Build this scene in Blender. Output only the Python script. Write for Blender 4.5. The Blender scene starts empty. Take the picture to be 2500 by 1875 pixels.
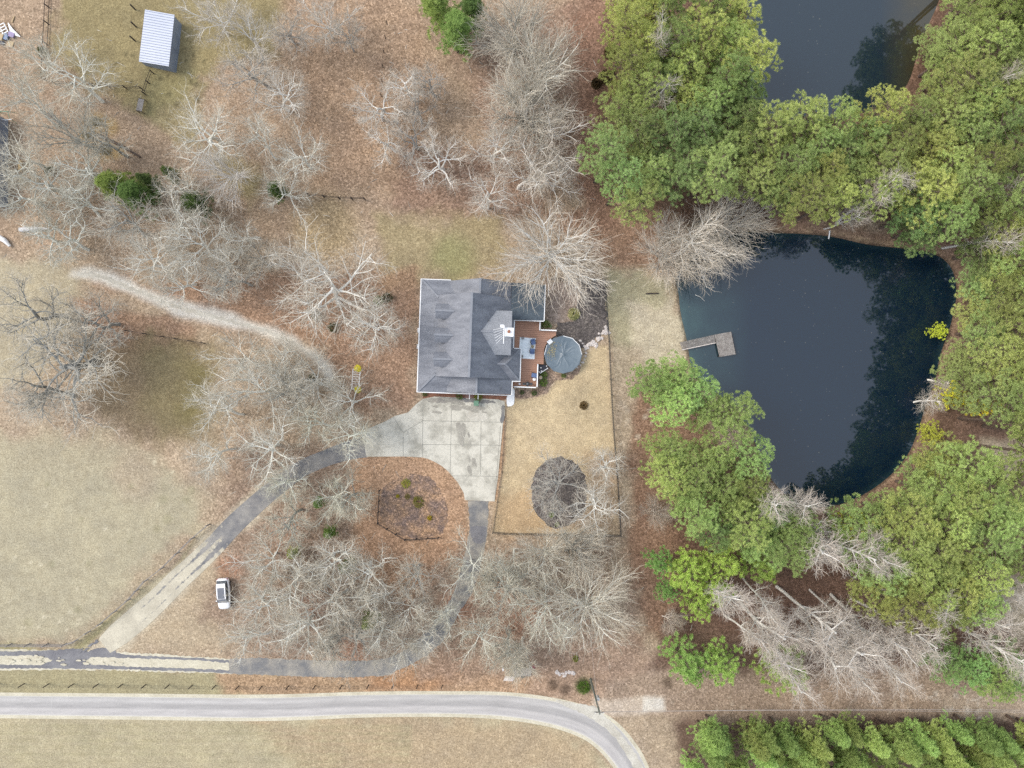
import bpy, bmesh, math, random
import numpy as np
from mathutils import Vector, Matrix
R = math.radians
C = bpy.context.scene.collection
SC = bpy.context.scene

# ---------------------------------------------------------------- camera, sky, sun, exposure
S, H = 15.8, 105.0            # picture units per metre on the ground, camera height in metres
cam = bpy.data.objects.new("camera", bpy.data.cameras.new("camera")); C.objects.link(cam)
cam.location = (0, 0, H); cam.rotation_euler = (0, 0, 0)
cam.data.sensor_width = 36; cam.data.lens = 36 * H / (2500 / S); cam.data.clip_end = 5000
SC.camera = cam
SUN_EL, SUN_AZ = 44.0, 285.0   # azimuth clockwise from the top of the picture
w = bpy.data.worlds.new("World"); SC.world = w; w.use_nodes = True
nt = w.node_tree
sky = nt.nodes.new("ShaderNodeTexSky"); sky.sky_type = 'NISHITA'; sky.sun_disc = False
sky.sun_elevation = R(SUN_EL); sky.sun_rotation = R(SUN_AZ); sky.dust_density = 6; sky.air_density = 1.0; sky.ozone_density = 1.0
ov = nt.nodes.new("ShaderNodeMix"); ov.data_type = 'RGBA'; ov.inputs[0].default_value = .62; ov.inputs[7].default_value = (5.4, 6.0, 6.9, 1)   # thin overcast
nt.links.new(sky.outputs[0], ov.inputs[6]); nt.links.new(ov.outputs[2], nt.nodes["Background"].inputs[0]); nt.nodes["Background"].inputs[1].default_value = 0.15
sl = bpy.data.lights.new("sun", 'SUN'); sl.energy = 1.5; sl.angle = R(24); sl.color = (1, .96, .9)
so = bpy.data.objects.new("sun", sl); C.objects.link(so)
sd = Vector((math.sin(R(SUN_AZ)) * math.cos(R(SUN_EL)), math.cos(R(SUN_AZ)) * math.cos(R(SUN_EL)), math.sin(R(SUN_EL))))
so.rotation_euler = sd.to_track_quat('Z', 'Y').to_euler(); so.location = sd * 150
vs = SC.view_settings; vs.view_transform = 'Standard'; vs.look = 'None'; vs.gamma = 1; vs.use_curve_mapping = False
vs.exposure = 0.62
SC.cycles.use_denoising = False
KEXP = (1.77, 1.81, 1.92)    # how bright a flat surface of albedo 1 comes out

# ---------------------------------------------------------------- helpers
def P(px, py, z=0.0):
    f = (1 - z / H) / S
    return Vector(((px - 1250) * f, -(py - 937.5) * f, z))
def O(*pts): return [(x * 1.1302, y * 1.1302) for x, y in pts]
def lin(c): c /= 255.0; return c / 12.92 if c <= .04045 else ((c + .055) / 1.055) ** 2.4
def pc(r, g, b, k=None): k = (k,)*3 if k else KEXP; return (min(.85, lin(r) / k[0]), min(.85, lin(g) / k[1]), min(.85, lin(b) / k[2]))
def tag(o, label=None, cat=None, group=None, kind=None):
    if label: o['label'] = label
    if cat: o['category'] = cat
    if group: o['group'] = group
    if kind: o['kind'] = kind
    return o
def empty(name, loc, rz=0, label=None, cat=None, group=None):
    o = bpy.data.objects.new(name, None); C.objects.link(o); o.location = loc; o.rotation_euler = (0, 0, rz)
    o.empty_display_size = .3
    return tag(o, label, cat, group)
class MB:
    def __init__(s): s.v = []; s.f = []; s.uv = None
    def add(s, vs_, fs_):
        n = len(s.v); s.v += [tuple(p) for p in vs_]; s.f += [tuple(i + n for i in f) for f in fs_]; return s
    def box(s, x0, x1, y0, y1, z0, z1):
        return s.add([(x0,y0,z0),(x1,y0,z0),(x1,y1,z0),(x0,y1,z0),(x0,y0,z1),(x1,y0,z1),(x1,y1,z1),(x0,y1,z1)],
                     [(3,2,1,0),(4,5,6,7),(0,1,5,4),(1,2,6,5),(2,3,7,6),(3,0,4,7)])
    def bar(s, a, b, w_, h_, up=(0,0,1)):
        a = Vector(a); b = Vector(b); d = (b - a).normalized(); up = Vector(up)
        if abs(d.dot(up)) > .99: up = Vector((0,1,0))
        r = d.cross(up).normalized(); u = r.cross(d)
        vs_ = [p + r * (sx * w_ / 2) + u * (sz * h_ / 2) for p in (a, b) for sx, sz in ((-1,-1),(1,-1),(1,1),(-1,1))]
        return s.add(vs_, [(3,2,1,0),(4,5,6,7),(0,1,5,4),(1,2,6,5),(2,3,7,6),(3,0,4,7)])
    def tube(s, pts, rad, n=6, cap=True):
        pts = [Vector(p) for p in pts]
        if not hasattr(rad, '__len__'): rad = [rad] * len(pts)
        base = len(s.v); m = len(pts); pr = None
        for i, p in enumerate(pts):
            d = (pts[min(i+1, m-1)] - pts[max(i-1, 0)])
            d = d.normalized() if d.length > 1e-9 else Vector((0,0,1))
            if pr is None: pr = d.orthogonal().normalized()
            else:
                pr = pr - d * pr.dot(d); pr = pr.normalized() if pr.length > 1e-6 else d.orthogonal().normalized()
            q = d.cross(pr)
            for k in range(n):
                a = 2 * math.pi * k / n
                s.v.append(tuple(p + (pr * math.cos(a) + q * math.sin(a)) * rad[i]))
        for i in range(m - 1):
            for k in range(n):
                a = base + i * n + k; b = base + i * n + (k + 1) % n
                s.f.append((a, b, b + n, a + n))
        if cap and n > 2:
            s.f.append(tuple(base + k for k in reversed(range(n)))); s.f.append(tuple(base + (m-1)*n + k for k in range(n)))
        return s
    def prism(s, poly, z0, z1):
        n = len(poly)
        a = sum(poly[i][0]*poly[(i+1)%n][1]-poly[(i+1)%n][0]*poly[i][1] for i in range(n))
        if a < 0: poly = list(reversed(poly))
        return s.add([(p[0],p[1],z0) for p in poly] + [(p[0],p[1],z1) for p in poly],
                     [tuple(reversed(range(n))), tuple(range(n, 2*n))] + [(i,(i+1)%n,(i+1)%n+n,i+n) for i in range(n)])
    def slab(s, pts, t):           # flat-ish polygon with thickness t downwards
        n = len(pts); pts = [Vector(p) for p in pts]
        nz = sum((pts[i].x*pts[(i+1)%n].y-pts[(i+1)%n].x*pts[i].y) for i in range(n))
        if nz < 0: pts = list(reversed(pts))
        return s.add([p - Vector((0,0,t)) for p in pts] + pts,
                     [tuple(reversed(range(n))), tuple(range(n, 2*n))] + [(i,(i+1)%n,(i+1)%n+n,i+n) for i in range(n)])
    def blob(s, c, r, n=10, m=6, seed=0, amp=.15, sz=1.0):
        rr = random.Random(seed); ph = [rr.uniform(0, 6.28) for _ in range(6)]
        vs_ = []; fs_ = []
        for j in range(m + 1):
            t = math.pi * j / m
            for i in range(n):
                a = 2*math.pi*i/n
                k = 1 + amp * (math.sin(3*a+ph[0]+t*2)*.5 + math.sin(2*a+ph[1])*math.sin(3*t+ph[2]) + .5*math.sin(5*a+ph[3]+4*t))
                vs_.append((c[0]+r*k*math.sin(t)*math.cos(a), c[1]+r*k*math.sin(t)*math.sin(a), c[2]+r*sz*k*math.cos(t)))
        for j in range(m):
            for i in range(n):
                fs_.append((j*n+i, (j+1)*n+i, (j+1)*n+(i+1)%n, j*n+(i+1)%n))
        return s.add(vs_, fs_)
    def mesh(s, name, m):
        me = bpy.data.meshes.new(name); me.from_pydata(s.v, [], s.f); me.materials.append(m); me.update(); return me
    def build(s, name, m, parent=None, smooth=False, bevel=0, **kw):
        me = s.mesh(name, m)
        if bevel:
            bm = bmesh.new(); bm.from_mesh(me); bmesh.ops.remove_doubles(bm, verts=bm.verts, dist=1e-4)
            bmesh.ops.bevel(bm, geom=[e for e in bm.edges], offset=bevel, segments=2, affect='EDGES', clamp_overlap=True)
            bm.to_mesh(me); bm.free()
        if smooth:
            for p in me.polygons: p.use_smooth = True
        o = bpy.data.objects.new(name, me); C.objects.link(o)
        if parent: o.parent = parent
        return tag(o, **kw)

# ---------------------------------------------------------------- materials
def nodes(name):
    m = bpy.data.materials.new(name); m.use_nodes = True; t = m.node_tree
    return m, t, t.nodes["Principled BSDF"]
def N(t, kind, **kw):
    n = t.nodes.new(kind)
    for k, v in kw.items():
        if k in n.inputs: n.inputs[k].default_value = v
        else: setattr(n, k, v)
    return n
def ramp(t, fac, stops):
    r = t.nodes.new("ShaderNodeValToRGB"); cr = r.color_ramp
    while len(cr.elements) < len(stops): cr.elements.new(.5)
    for e, (p, c) in zip(cr.elements, stops):
        e.position = p; e.color = (c, c, c, 1) if not hasattr(c, '__len__') else (*c[:3], 1)
    t.links.new(fac, r.inputs[0]); return r.outputs[0]
def mixc(t, a, b, fac, mode='MIX'):
    m = t.nodes.new("ShaderNodeMix"); m.data_type = 'RGBA'; m.blend_type = mode
    for s_, v in ((6, a), (7, b), (0, fac)):
        if hasattr(v, 'is_linked'): t.links.new(v, m.inputs[s_])
        elif s_ == 0: m.inputs[0].default_value = v
        else: m.inputs[s_].default_value = (*v[:3], 1)
    return m.outputs[2]
def nmat(name, c1, c2=None, scale=2.0, rough=.8, bump=0.0, tint=False, metal=0, stretch=None, spec=None, fine=None):
    m, t, b = nodes(name)
    c2 = c2 or tuple(x * .8 for x in c1)
    tc = N(t, "ShaderNodeTexCoord"); co = tc.outputs["Object"]
    if stretch:
        mp = N(t, "ShaderNodeMapping"); mp.inputs["Scale"].default_value = stretch; t.links.new(co, mp.inputs[0]); co = mp.outputs[0]
    n1 = N(t, "ShaderNodeTexNoise", Scale=scale, Detail=5.0, Roughness=.65); t.links.new(co, n1.inputs["Vector"])
    f = ramp(t, n1.outputs[0], [(.32, 0.0), (.68, 1.0)])
    col = mixc(t, c1, c2, f)
    if fine:
        n2 = N(t, "ShaderNodeTexNoise", Scale=fine, Detail=2.0); t.links.new(co, n2.inputs["Vector"])
        col = mixc(t, col, ramp(t, n2.outputs[0], [(.3, .6), (.7, 1.25)]), 1.0, 'MULTIPLY')
    if tint:
        oi = N(t, "ShaderNodeObjectInfo"); col = mixc(t, col, oi.outputs["Color"], 1.0, 'MULTIPLY')
    t.links.new(col, b.inputs["Base Color"]); b.inputs["Roughness"].default_value = rough; b.inputs["Metallic"].default_value = metal
    if spec is not None: b.inputs["Specular IOR Level"].default_value = spec
    if bump:
        bp = N(t, "ShaderNodeBump", Strength=bump, Distance=.05); t.links.new(n1.outputs[0], bp.inputs["Height"]); t.links.new(bp.outputs[0], b.inputs["Normal"])
    return m
def foliage(name, c1, c2, trans=.35):
    m, t, b = nodes(name); t.nodes.remove(b)
    tc = N(t, "ShaderNodeTexCoord")
    n1 = N(t, "ShaderNodeTexNoise", Scale=.8, Detail=3.0); t.links.new(tc.outputs["Object"], n1.inputs["Vector"])
    col = mixc(t, c1, c2, ramp(t, n1.outputs[0], [(.35, 0.0), (.65, 1.0)]))
    n2 = N(t, "ShaderNodeTexNoise", Scale=9.0, Detail=1.0); t.links.new(tc.outputs["Object"], n2.inputs["Vector"])
    col = mixc(t, col, ramp(t, n2.outputs[0], [(.3, .65), (.7, 1.3)]), 1.0, 'MULTIPLY')
    oi = N(t, "ShaderNodeObjectInfo"); col = mixc(t, col, oi.outputs["Color"], 1.0, 'MULTIPLY')
    d = N(t, "ShaderNodeBsdfDiffuse"); tr = N(t, "ShaderNodeBsdfTranslucent"); mx = N(t, "ShaderNodeMixShader"); mx.inputs[0].default_value = trans
    t.links.new(col, d.inputs[0]); t.links.new(col, tr.inputs[0]); t.links.new(d.outputs[0], mx.inputs[1]); t.links.new(tr.outputs[0], mx.inputs[2])
    t.links.new(mx.outputs[0], t.nodes["Material Output"].inputs[0]); return m
M = {}
M['shingle'] = nmat('shingle', pc(172,177,190), pc(136,141,154), 1.0, .9, .3, stretch=(.35,1.1,.35), fine=16)
M['shingle_teal'] = nmat('shingle_teal', pc(112,126,138), pc(92,104,118), .8, .9, .3, fine=8)
M['ridge'] = nmat('ridge_cap', pc(170,175,186), pc(150,155,168), 1.5, .9)
M['white'] = nmat('white_paint', (.8,.8,.79), (.72,.73,.73), .8, .5)
M['siding'] = nmat('vinyl_siding', (.62,.65,.68), (.56,.6,.63), .5, .6)
M['deck'] = nmat('composite_deck', pc(226,176,150), pc(206,156,130), .8, .75, 0, stretch=(.6,6,1))
M['wood_grey'] = nmat('weathered_wood', pc(205,201,200), pc(158,151,149), 2.0, .9, .2, stretch=(1,1,1), fine=14)
M['wood_dark'] = nmat('dark_wood', pc(88,78,74), pc(58,52,52), 2.0, .9)
M['black_metal'] = nmat('black_metal', (.03,.03,.032), (.05,.05,.052), 2, .5)
M['metal_roof'] = nmat('metal_roof', pc(205,214,232,1.7), pc(192,202,222,1.7), .3, .35, 0)
M['metal_wall'] = nmat('metal_wall', pc(175,190,215), pc(150,165,192), .6, .5)
M['concrete'] = None
M['bark'] = nmat('pine_bark', pc(150,130,118), pc(95,82,78), 1.2, .95, .4, stretch=(3,3,.7), tint=True)
M['pale_bark'] = nmat('pale_bark', (.80,.79,.75), (.58,.57,.52), 1.3, .9, .2, tint=True)
M['twig'] = nmat('twigs', pc(246,240,230), pc(222,214,202), .8, .9, tint=True)
M['needle'] = foliage('pine_needles', (.39,.47,.17), (.53,.61,.24))
M['leaf'] = foliage('evergreen_leaves', (.10,.16,.05), (.17,.24,.06), .25)
M['cover'] = nmat('pool_cover', pc(142,158,172), pc(112,130,146), .5, .4, .15)
M['rock'] = nmat('pale_rock', (.62,.57,.53), (.42,.37,.34), 2.5, .9, .5)
M['blue'] = nmat('blue_cushion', pc(130,155,205), pc(108,132,185), 4, .7)
M['brass'] = nmat('woven_brass', pc(185,172,140), pc(150,138,110), 8, .6)
M['rug'] = nmat('pale_rug', (.82,.86,.86), (.76,.8,.82), 1.2, .95)
M['glass'] = nmat('dark_glass', (.03,.04,.05), (.04,.05,.06), 2, .08)
M['glass_roof'] = nmat('grey_glass', pc(146,150,163), pc(128,133,146), 2, .15)
M['carpaint'] = nmat('white_car_paint', (.8,.8,.81), (.78,.78,.79), 1, .25)
M['tyre'] = nmat('tyre', (.03,.03,.03), (.04,.04,.04), 6, .85)
M['rim'] = nmat('rim', (.45,.45,.46), (.4,.4,.4), 5, .3, metal=.8)
M['red'] = nmat('red_paint', pc(170,60,80), pc(150,50,70), 5, .5)
M['yellow'] = nmat('yellow_plastic', pc(245,232,40), pc(225,205,30), 4, .5)
M['yellowleaf'] = foliage('yellow_leaves', (.62,.55,.06), (.5,.44,.08), .3)
M['greenbin'] = nmat('green_plastic', pc(130,175,150), pc(110,158,132), 4, .5)
M['brick'] = nmat('brick_path', pc(165,130,125), pc(140,108,104), 6, .9)
M['hose'] = nmat('teal_paint', pc(120,190,160), pc(110,175,150), 3, .5)
M['purple'] = nmat('purple_plastic', pc(170,155,205), pc(150,135,190), 3, .5)
M['bluetub'] = nmat('blue_tub', pc(130,160,205), pc(110,140,190), 3, .5)
M['tan'] = nmat('tan_board', pc(225,200,160), pc(205,180,140), 3, .7)
M['kayak'] = nmat('ochre_plastic', pc(205,170,95), pc(190,150,80), 3, .5)
M['dark_roof'] = nmat('dark_roof', pc(92,98,120), pc(72,76,96), 1, .8)
M['wire'] = nmat('wire_alu', pc(200,190,185), pc(190,180,175), 3, .5)
M['straw'] = foliage('dry_straw', (.55,.47,.26), (.42,.36,.2), .3)
M['blades'] = foliage('palm_blades', (.72,.68,.38), (.5,.52,.25), .3)
M['pot'] = nmat('white_pot', (.78,.76,.74), (.7,.68,.66), 5, .5)
M['transformer'] = nmat('grey_can', pc(215,218,220), pc(195,200,204), 4, .4)
M['curtain'] = nmat('dark_pond_liner', pc(60,60,75), pc(40,40,52), 5, .4)

def pos_mat(name, build):
    m, t, b = nodes(name)
    g = N(t, "ShaderNodeNewGeometry"); build(t, b, g.outputs["Position"]); return m
def nz(t, pos, scale, detail=4.0, rough=.6):
    n = N(t, "ShaderNodeTexNoise", Scale=scale, Detail=detail, Roughness=rough); t.links.new(pos, n.inputs["Vector"]); return n.outputs[0]

def _ground(t, b, pos):
    at = N(t, "ShaderNodeAttribute"); at.attribute_name = "Col"
    leaf = N(t, "ShaderNodeAttribute"); leaf.attribute_name = "leaf"
    fine = nz(t, pos, 5.0, 4.0, .8)
    big = nz(t, pos, .22, 4.0)
    col = mixc(t, at.outputs["Color"], ramp(t, big, [(.3, (.88,.88,.9)), (.7, (1.1,1.09,1.06))]), 1.0, 'MULTIPLY')
    col = mixc(t, col, ramp(t, fine, [(.32, .55), (.5, 1.0), (.68, 1.45)]), 1.0, 'MULTIPLY')
    # scattered dead leaves: small cells, some pale, some dark
    v = N(t, "ShaderNodeTexVoronoi", Scale=4.2); t.links.new(pos, v.inputs["Vector"])
    sep = N(t, "ShaderNodeSeparateColor"); t.links.new(v.outputs["Color"], sep.inputs[0])
    lf = ramp(t, sep.outputs[0], [(0.0, (.64,.63,.61)), (.3, (.93,.93,.92)), (.6, (1.1,1.1,1.1)), (.84, (1.34,1.36,1.38)), (1.0, (1.7,1.75,1.8))])
    lcol = mixc(t, col, lf, 1.0, 'MULTIPLY')
    col = mixc(t, col, lcol, leaf.outputs["Fac"])
    med = nz(t, pos, .9, 3.0)
    col = mixc(t, col, ramp(t, med, [(.35, (.9,.88,.86)), (.65, (1.08,1.08,1.08))]), .8, 'MULTIPLY')
    t.links.new(col, b.inputs["Base Color"]); b.inputs["Roughness"].default_value = .95; b.inputs["Specular IOR Level"].default_value = .15
    bp = N(t, "ShaderNodeBump", Strength=.5, Distance=.08); t.links.new(fine, bp.inputs["Height"]); t.links.new(bp.outputs[0], b.inputs["Normal"])
M['ground'] = pos_mat('ground', _ground)

def _conc(t, b, pos):
    a = nz(t, pos, .35, 6.0, .7); c = nz(t, pos, 3.0, 5.0, .8)
    col = mixc(t, pc(244,241,230), pc(196,193,182), ramp(t, a, [(.44, 0.0), (.62, 1.0)]))
    col = mixc(t, col, ramp(t, c, [(.3, .86), (.7, 1.08)]), 1.0, 'MULTIPLY')
    t.links.new(col, b.inputs["Base Color"]); b.inputs["Roughness"].default_value = .85
M['concrete'] = pos_mat('concrete', _conc)
def _asph(c1, c2):
    def f(t, b, pos):
        a = nz(t, pos, .4, 5.0, .65); c = nz(t, pos, 4.0, 4.0, .8)
        col = mixc(t, c1, c2, ramp(t, a, [(.38, 0.0), (.66, 1.0)]))
        col = mixc(t, col, ramp(t, c, [(.3, .75), (.7, 1.25)]), 1.0, 'MULTIPLY')
        t.links.new(col, b.inputs["Base Color"]); b.inputs["Roughness"].default_value = .9
    return f
M['asphalt'] = pos_mat('asphalt', _asph(pc(140,141,145), pc(194,188,178)))
M['asphalt_dark'] = pos_mat('asphalt_dark', _asph(pc(134,134,142), pc(160,160,165)))
M['sand'] = pos_mat('pale_gravel', _asph(pc(242,236,216), pc(220,213,192)))
M['trackgrey'] = pos_mat('dusty_track', _asph(pc(238,235,226), pc(208,203,192)))
def _mulch(c1, c2):
    def f(t, b, pos):
        a = nz(t, pos, .5, 5.0, .65); v = N(t, "ShaderNodeTexVoronoi", Scale=6.0); t.links.new(pos, v.inputs["Vector"])
        sep = N(t, "ShaderNodeSeparateColor"); t.links.new(v.outputs["Color"], sep.inputs[0])
        col = mixc(t, c1, c2, ramp(t, a, [(.38, 0.0), (.66, 1.0)]))
        col = mixc(t, col, ramp(t, sep.outputs[0], [(0.0, .6), (.5, .95), (.8, 1.3), (1.0, 1.9)]), 1.0, 'MULTIPLY')
        col = mixc(t, col, ramp(t, nz(t, pos, 5.0, 3.0, .8), [(.3, .6), (.7, 1.4)]), 1.0, 'MULTIPLY')
        t.links.new(col, b.inputs["Base Color"]); b.inputs["Roughness"].default_value = .95
    return f
M['mulch_dark'] = pos_mat('dark_mulch', _mulch(pc(98,92,92), pc(128,120,116)))
M['mulch_grey'] = pos_mat('grey_mulch', _mulch(pc(140,120,112), pc(184,150,120)))
M['mulch_bed'] = pos_mat('brown_mulch', _mulch(pc(150,126,110), pc(182,160,142)))

def _road(t, b, pos):
    uv = N(t, "ShaderNodeUVMap"); sep = N(t, "ShaderNodeSeparateXYZ"); t.links.new(uv.outputs[0], sep.inputs[0])
    V = sep.outputs[1]
    col = ramp(t, V, [(0.0, pc(240,238,230)), (.05, pc(206,204,204)), (.22, pc(218,216,217)), (.36, pc(198,196,197)), (.55, pc(192,190,192)), (.66, pc(218,215,216)), (.92, pc(210,207,209)), (1.0, pc(242,239,232))])
    # stretched streaks along the road and transverse sealed cracks
    mp = N(t, "ShaderNodeMapping"); mp.inputs["Scale"].default_value = (.12, 3.0, 1); t.links.new(uv.outputs[0], mp.inputs[0])
    a = N(t, "ShaderNodeTexNoise", Scale=2.0, Detail=5.0); t.links.new(mp.outputs[0], a.inputs["Vector"])
    col = mixc(t, col, ramp(t, a.outputs[0], [(.3, .9), (.7, 1.1)]), 1.0, 'MULTIPLY')
    mp2 = N(t, "ShaderNodeMapping"); mp2.inputs["Scale"].default_value = (1.0, .05, 1); t.links.new(uv.outputs[0], mp2.inputs[0])
    k = N(t, "ShaderNodeTexNoise", Scale=.55, Detail=8.0, Roughness=.8); t.links.new(mp2.outputs[0], k.inputs["Vector"])
    col = mixc(t, col, pc(236,236,236), ramp(t, k.outputs[0], [(.60, 0.0), (.66, .55)]))
    col = mixc(t, col, pc(172,172,180), ramp(t, k.outputs[0], [(.33, .5), (.38, 0.0)]))
    c = nz(t, pos, 3.0, 5.0, .8); col = mixc(t, col, ramp(t, c, [(.3, .88), (.7, 1.1)]), 1.0, 'MULTIPLY')
    t.links.new(col, b.inputs["Base Color"]); b.inputs["Roughness"].default_value = .85
M['road'] = pos_mat('road', _road)

M['concrete_stain'] = pos_mat('concrete_stain', _asph(pc(196,193,184), pc(178,174,166)))
def water_mat(name, deep, shallow):
    def f(t, b, pos):
        at = N(t, "ShaderNodeAttribute"); at.attribute_name = "shallow"
        n0 = nz(t, pos, .25, 4.0)
        mm = N(t, "ShaderNodeMath"); mm.operation = 'MULTIPLY'; t.links.new(at.outputs["Fac"], mm.inputs[0]); t.links.new(ramp(t, n0, [(.3, .5), (.7, 1.0)]), mm.inputs[1])
        col = mixc(t, deep, shallow, mm.outputs[0])
        v = N(t, "ShaderNodeTexVoronoi", Scale=1.1); t.links.new(pos, v.inputs["Vector"])
        gate = nz(t, pos, .12, 3.0)
        sp = N(t, "ShaderNodeMath"); sp.operation = 'MULTIPLY'
        t.links.new(ramp(t, v.outputs["Distance"], [(.05, 1.0), (.1, 0.0)]), sp.inputs[0]); t.links.new(ramp(t, gate, [(.45, 0.0), (.6, .7)]), sp.inputs[1])
        col = mixc(t, col, pc(150,150,140), sp.outputs[0])
        t.links.new(col, b.inputs["Base Color"])
        b.inputs["Roughness"].default_value = .012; b.inputs["IOR"].default_value = 1.7
        bp = N(t, "ShaderNodeBump", Strength=.025, Distance=.05); t.links.new(nz(t, pos, 3.0, 3.0), bp.inputs["Height"]); t.links.new(bp.outputs[0], b.inputs["Normal"])
    return pos_mat(name, f)
M['water'] = water_mat('pond_water', (.003,.011,.023), (.035,.075,.075))
M['water2'] = water_mat('far_pond_water', (.010,.020,.030), (.06,.045,.012))

# ---------------------------------------------------------------- noise and distance on arrays
def vnoise(x, y, scale, seed, octs=3):
    rs = np.random.RandomState(seed); tot = 0; amp = 1; norm = 0
    for o in range(octs):
        g = rs.rand(256, 256); u = x / scale * 2**o + 1000; v = y / scale * 2**o + 1000
        iu = np.floor(u).astype(int); iv = np.floor(v).astype(int); fu = u - iu; fv = v - iv
        fu = fu*fu*(3-2*fu); fv = fv*fv*(3-2*fv)
        a = g[iu%256, iv%256]; b = g[(iu+1)%256, iv%256]; c = g[iu%256, (iv+1)%256]; d = g[(iu+1)%256, (iv+1)%256]
        tot = tot + amp * (a*(1-fu)*(1-fv)+b*fu*(1-fv)+c*(1-fu)*fv+d*fu*fv); norm += amp; amp *= .5
    return tot / norm * 2 - 1
def sdist(poly, X, Y):            # signed distance, positive inside, metres
    n = len(poly); d = np.full(X.shape, 1e9); inside = np.zeros(X.shape, bool)
    for i in range(n):
        ax, ay = poly[i]; bx, by = poly[(i+1) % n]
        ex, ey = bx-ax, by-ay; L2 = ex*ex+ey*ey+1e-12
        t_ = np.clip(((X-ax)*ex+(Y-ay)*ey)/L2, 0, 1)
        d = np.minimum(d, np.hypot(X-ax-t_*ex, Y-ay-t_*ey))
        cond = ((ay > Y) != (by > Y))
        with np.errstate(divide='ignore', invalid='ignore'):
            xi = ex*(Y-ay)/(ey if ey != 0 else 1e-12)+ax
        inside ^= cond & (X < xi)
    return np.where(inside, d, -d)
def smooth_poly(pts, it=2):
    for _ in range(it):
        q = []
        for i in range(len(pts)):
            a = pts[i]; b = pts[(i+1) % len(pts)]
            q += [(a[0]*.75+b[0]*.25, a[1]*.75+b[1]*.25), (a[0]*.25+b[0]*.75, a[1]*.25+b[1]*.75)]
        pts = q
    return pts
W = lambda pts, z=0: [tuple(P(x, y, z)[:2]) for x, y in pts]

POND1 = smooth_poly([(1645,683),(1655,650),(1690,610),(1740,572),(1800,562),(1860,563),(1981,567),(2045,575),(2120,594),(2198,601),(2265,609),(2310,628),(2336,665),(2342,720),(2334,760),(2324,807),(2300,865),(2290,930),(2268,980),(2248,1050),(2225,1110),(2180,1165),(2110,1215),(2030,1245),(1950,1240),(1890,1190),(1852,1120),(1830,1050),(1790,1000),(1745,960),(1700,925),(1682,894),(1676,845),(1668,807),(1657,764),(1654,720)], 2)
POND2 = smooth_poly([(1835,-120),(2330,-120),(2300,0),(2272,60),(2245,130),(2226,202),(2190,245),(2100,285),(1980,305),(1880,300),(1825,255),(1812,120),(1820,0)], 2)
# ---------------------------------------------------------------- the ground sheet
def axis(lo, hi, step):
    a = list(np.arange(lo, hi + .01, step)); s = step; x = hi
    up = []
    while x < 1500: s *= 1.35; x += s; up.append(x)
    s = step; x = lo; dn = []
    while x > -1500: s *= 1.35; x -= s; dn.append(x)
    return np.array(dn[::-1] + a + up)
gx = axis(-86, 86, .4); gy = axis(-66, 66, .4)
X, Y = np.meshgrid(gx, gy)
col = np.empty(X.shape + (3,)); col[:] = pc(196,172,144)
leaf = np.full(X.shape, .75)
wob = vnoise(X, Y, 4.0, 5, 4); wob2 = vnoise(X, Y, 1.4, 9, 3); wbig = vnoise(X, Y, 14.0, 3, 3)
def paint(pts, c, feather=1.5, warp=1.5, amount=1.0, lf=None, grow=0.0, patch=0.0):
    global col, leaf
    d = sdist(W(pts), X, Y) + grow + wob * warp + wob2 * warp * .4
    a = np.clip(d / feather + .5, 0, 1); a = a * a * (3 - 2 * a) * amount
    if patch: a = a * np.clip(.5 + wbig * patch + wob * patch, 0, 1)
    col = col * (1 - a[..., None]) + np.array(c) * a[..., None]
    if lf is not None: leaf = leaf * (1 - a) + lf * a
def spot(cx, cy, r, c, amount=1.0, lf=None, feather=None, ry=None):
    ry = ry or r
    paint([(cx + r*math.cos(k*math.pi/6), cy + ry*math.sin(k*math.pi/6)) for k in range(12)], c, feather or r/S*.9, r/S*.25, amount, lf)
# large tonal areas
paint(O((-300,-300),(1250,-300),(1250,470),(-300,560)), pc(188,160,132), 4, 3, .8)
paint(O((120,-60),(640,-60),(600,110),(430,170),(330,230),(210,190),(110,120)), pc(172,157,108), 3, 3, .95, .35)
paint(O((320,150),(420,160),(430,300),(560,380),(540,440),(440,330),(330,260)), pc(168,158,106), 2.5, 2, .7, .4)
paint(O((600,-20),(900,-20),(960,200),(900,420),(700,420),(640,200)), pc(188,155,124), 4, 3, .8, .9)
paint(O((870,330),(1120,320),(1180,460),(1000,490),(850,450)), pc(160,128,108), 4, 3, .8, .95)
paint(O((960,100),(1300,0),(1320,460),(1100,330)), pc(178,146,124), 4, 3, .8, .9)
paint(O((1240,-50),(1330,-50),(1330,500),(1250,480)), pc(168,125,100), 2.5, 2, .8, .9)
paint(O((820,470),(1080,470),(1090,590),(830,620)), pc(184,167,122), 3, 2.5, .85, .45)
spot(1105, 630, 55, pc(168,168,110), .7, .3)
spot(800, 560, 80, pc(188,165,115), .6)
paint(O((-50,560),(160,560),(200,600),(150,700),(110,800),(-50,860)), pc(205,194,162), 3, 2, .85, .2)
paint(O((150,600),(900,590),(900,900),(780,900),(700,760),(450,700)), pc(184,142,112), 3, 2.5, .75, .9)
paint(O((150,640),(420,700),(430,760),(240,760)), pc(186,146,116), 2, 1.5, .8, .9)
paint(O((150,740),(440,740),(450,900),(420,960),(300,960),(180,860)), pc(160,138,104), 3, 2, .8, .5)
paint(O((330,745),(460,745),(465,880),(440,980),(340,950),(290,860)), pc(158,145,100), 6, 3, .7, .3); paint(O((395,790),(450,800),(445,900),(400,910)), pc(150,140,78), 5, 2, .6, .2)
paint(O((-60,945),(90,930),(250,975),(380,1010),(440,1090),(425,1150),(330,1240),(150,1392),(-60,1392)), pc(200,191,160), 4, 2.5, .95, .12)
paint(O((-60,930),(240,930),(330,1000),(300,1060),(100,1010),(-60,1000)), pc(196,184,154), 4, 3, .5, .3)
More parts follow.
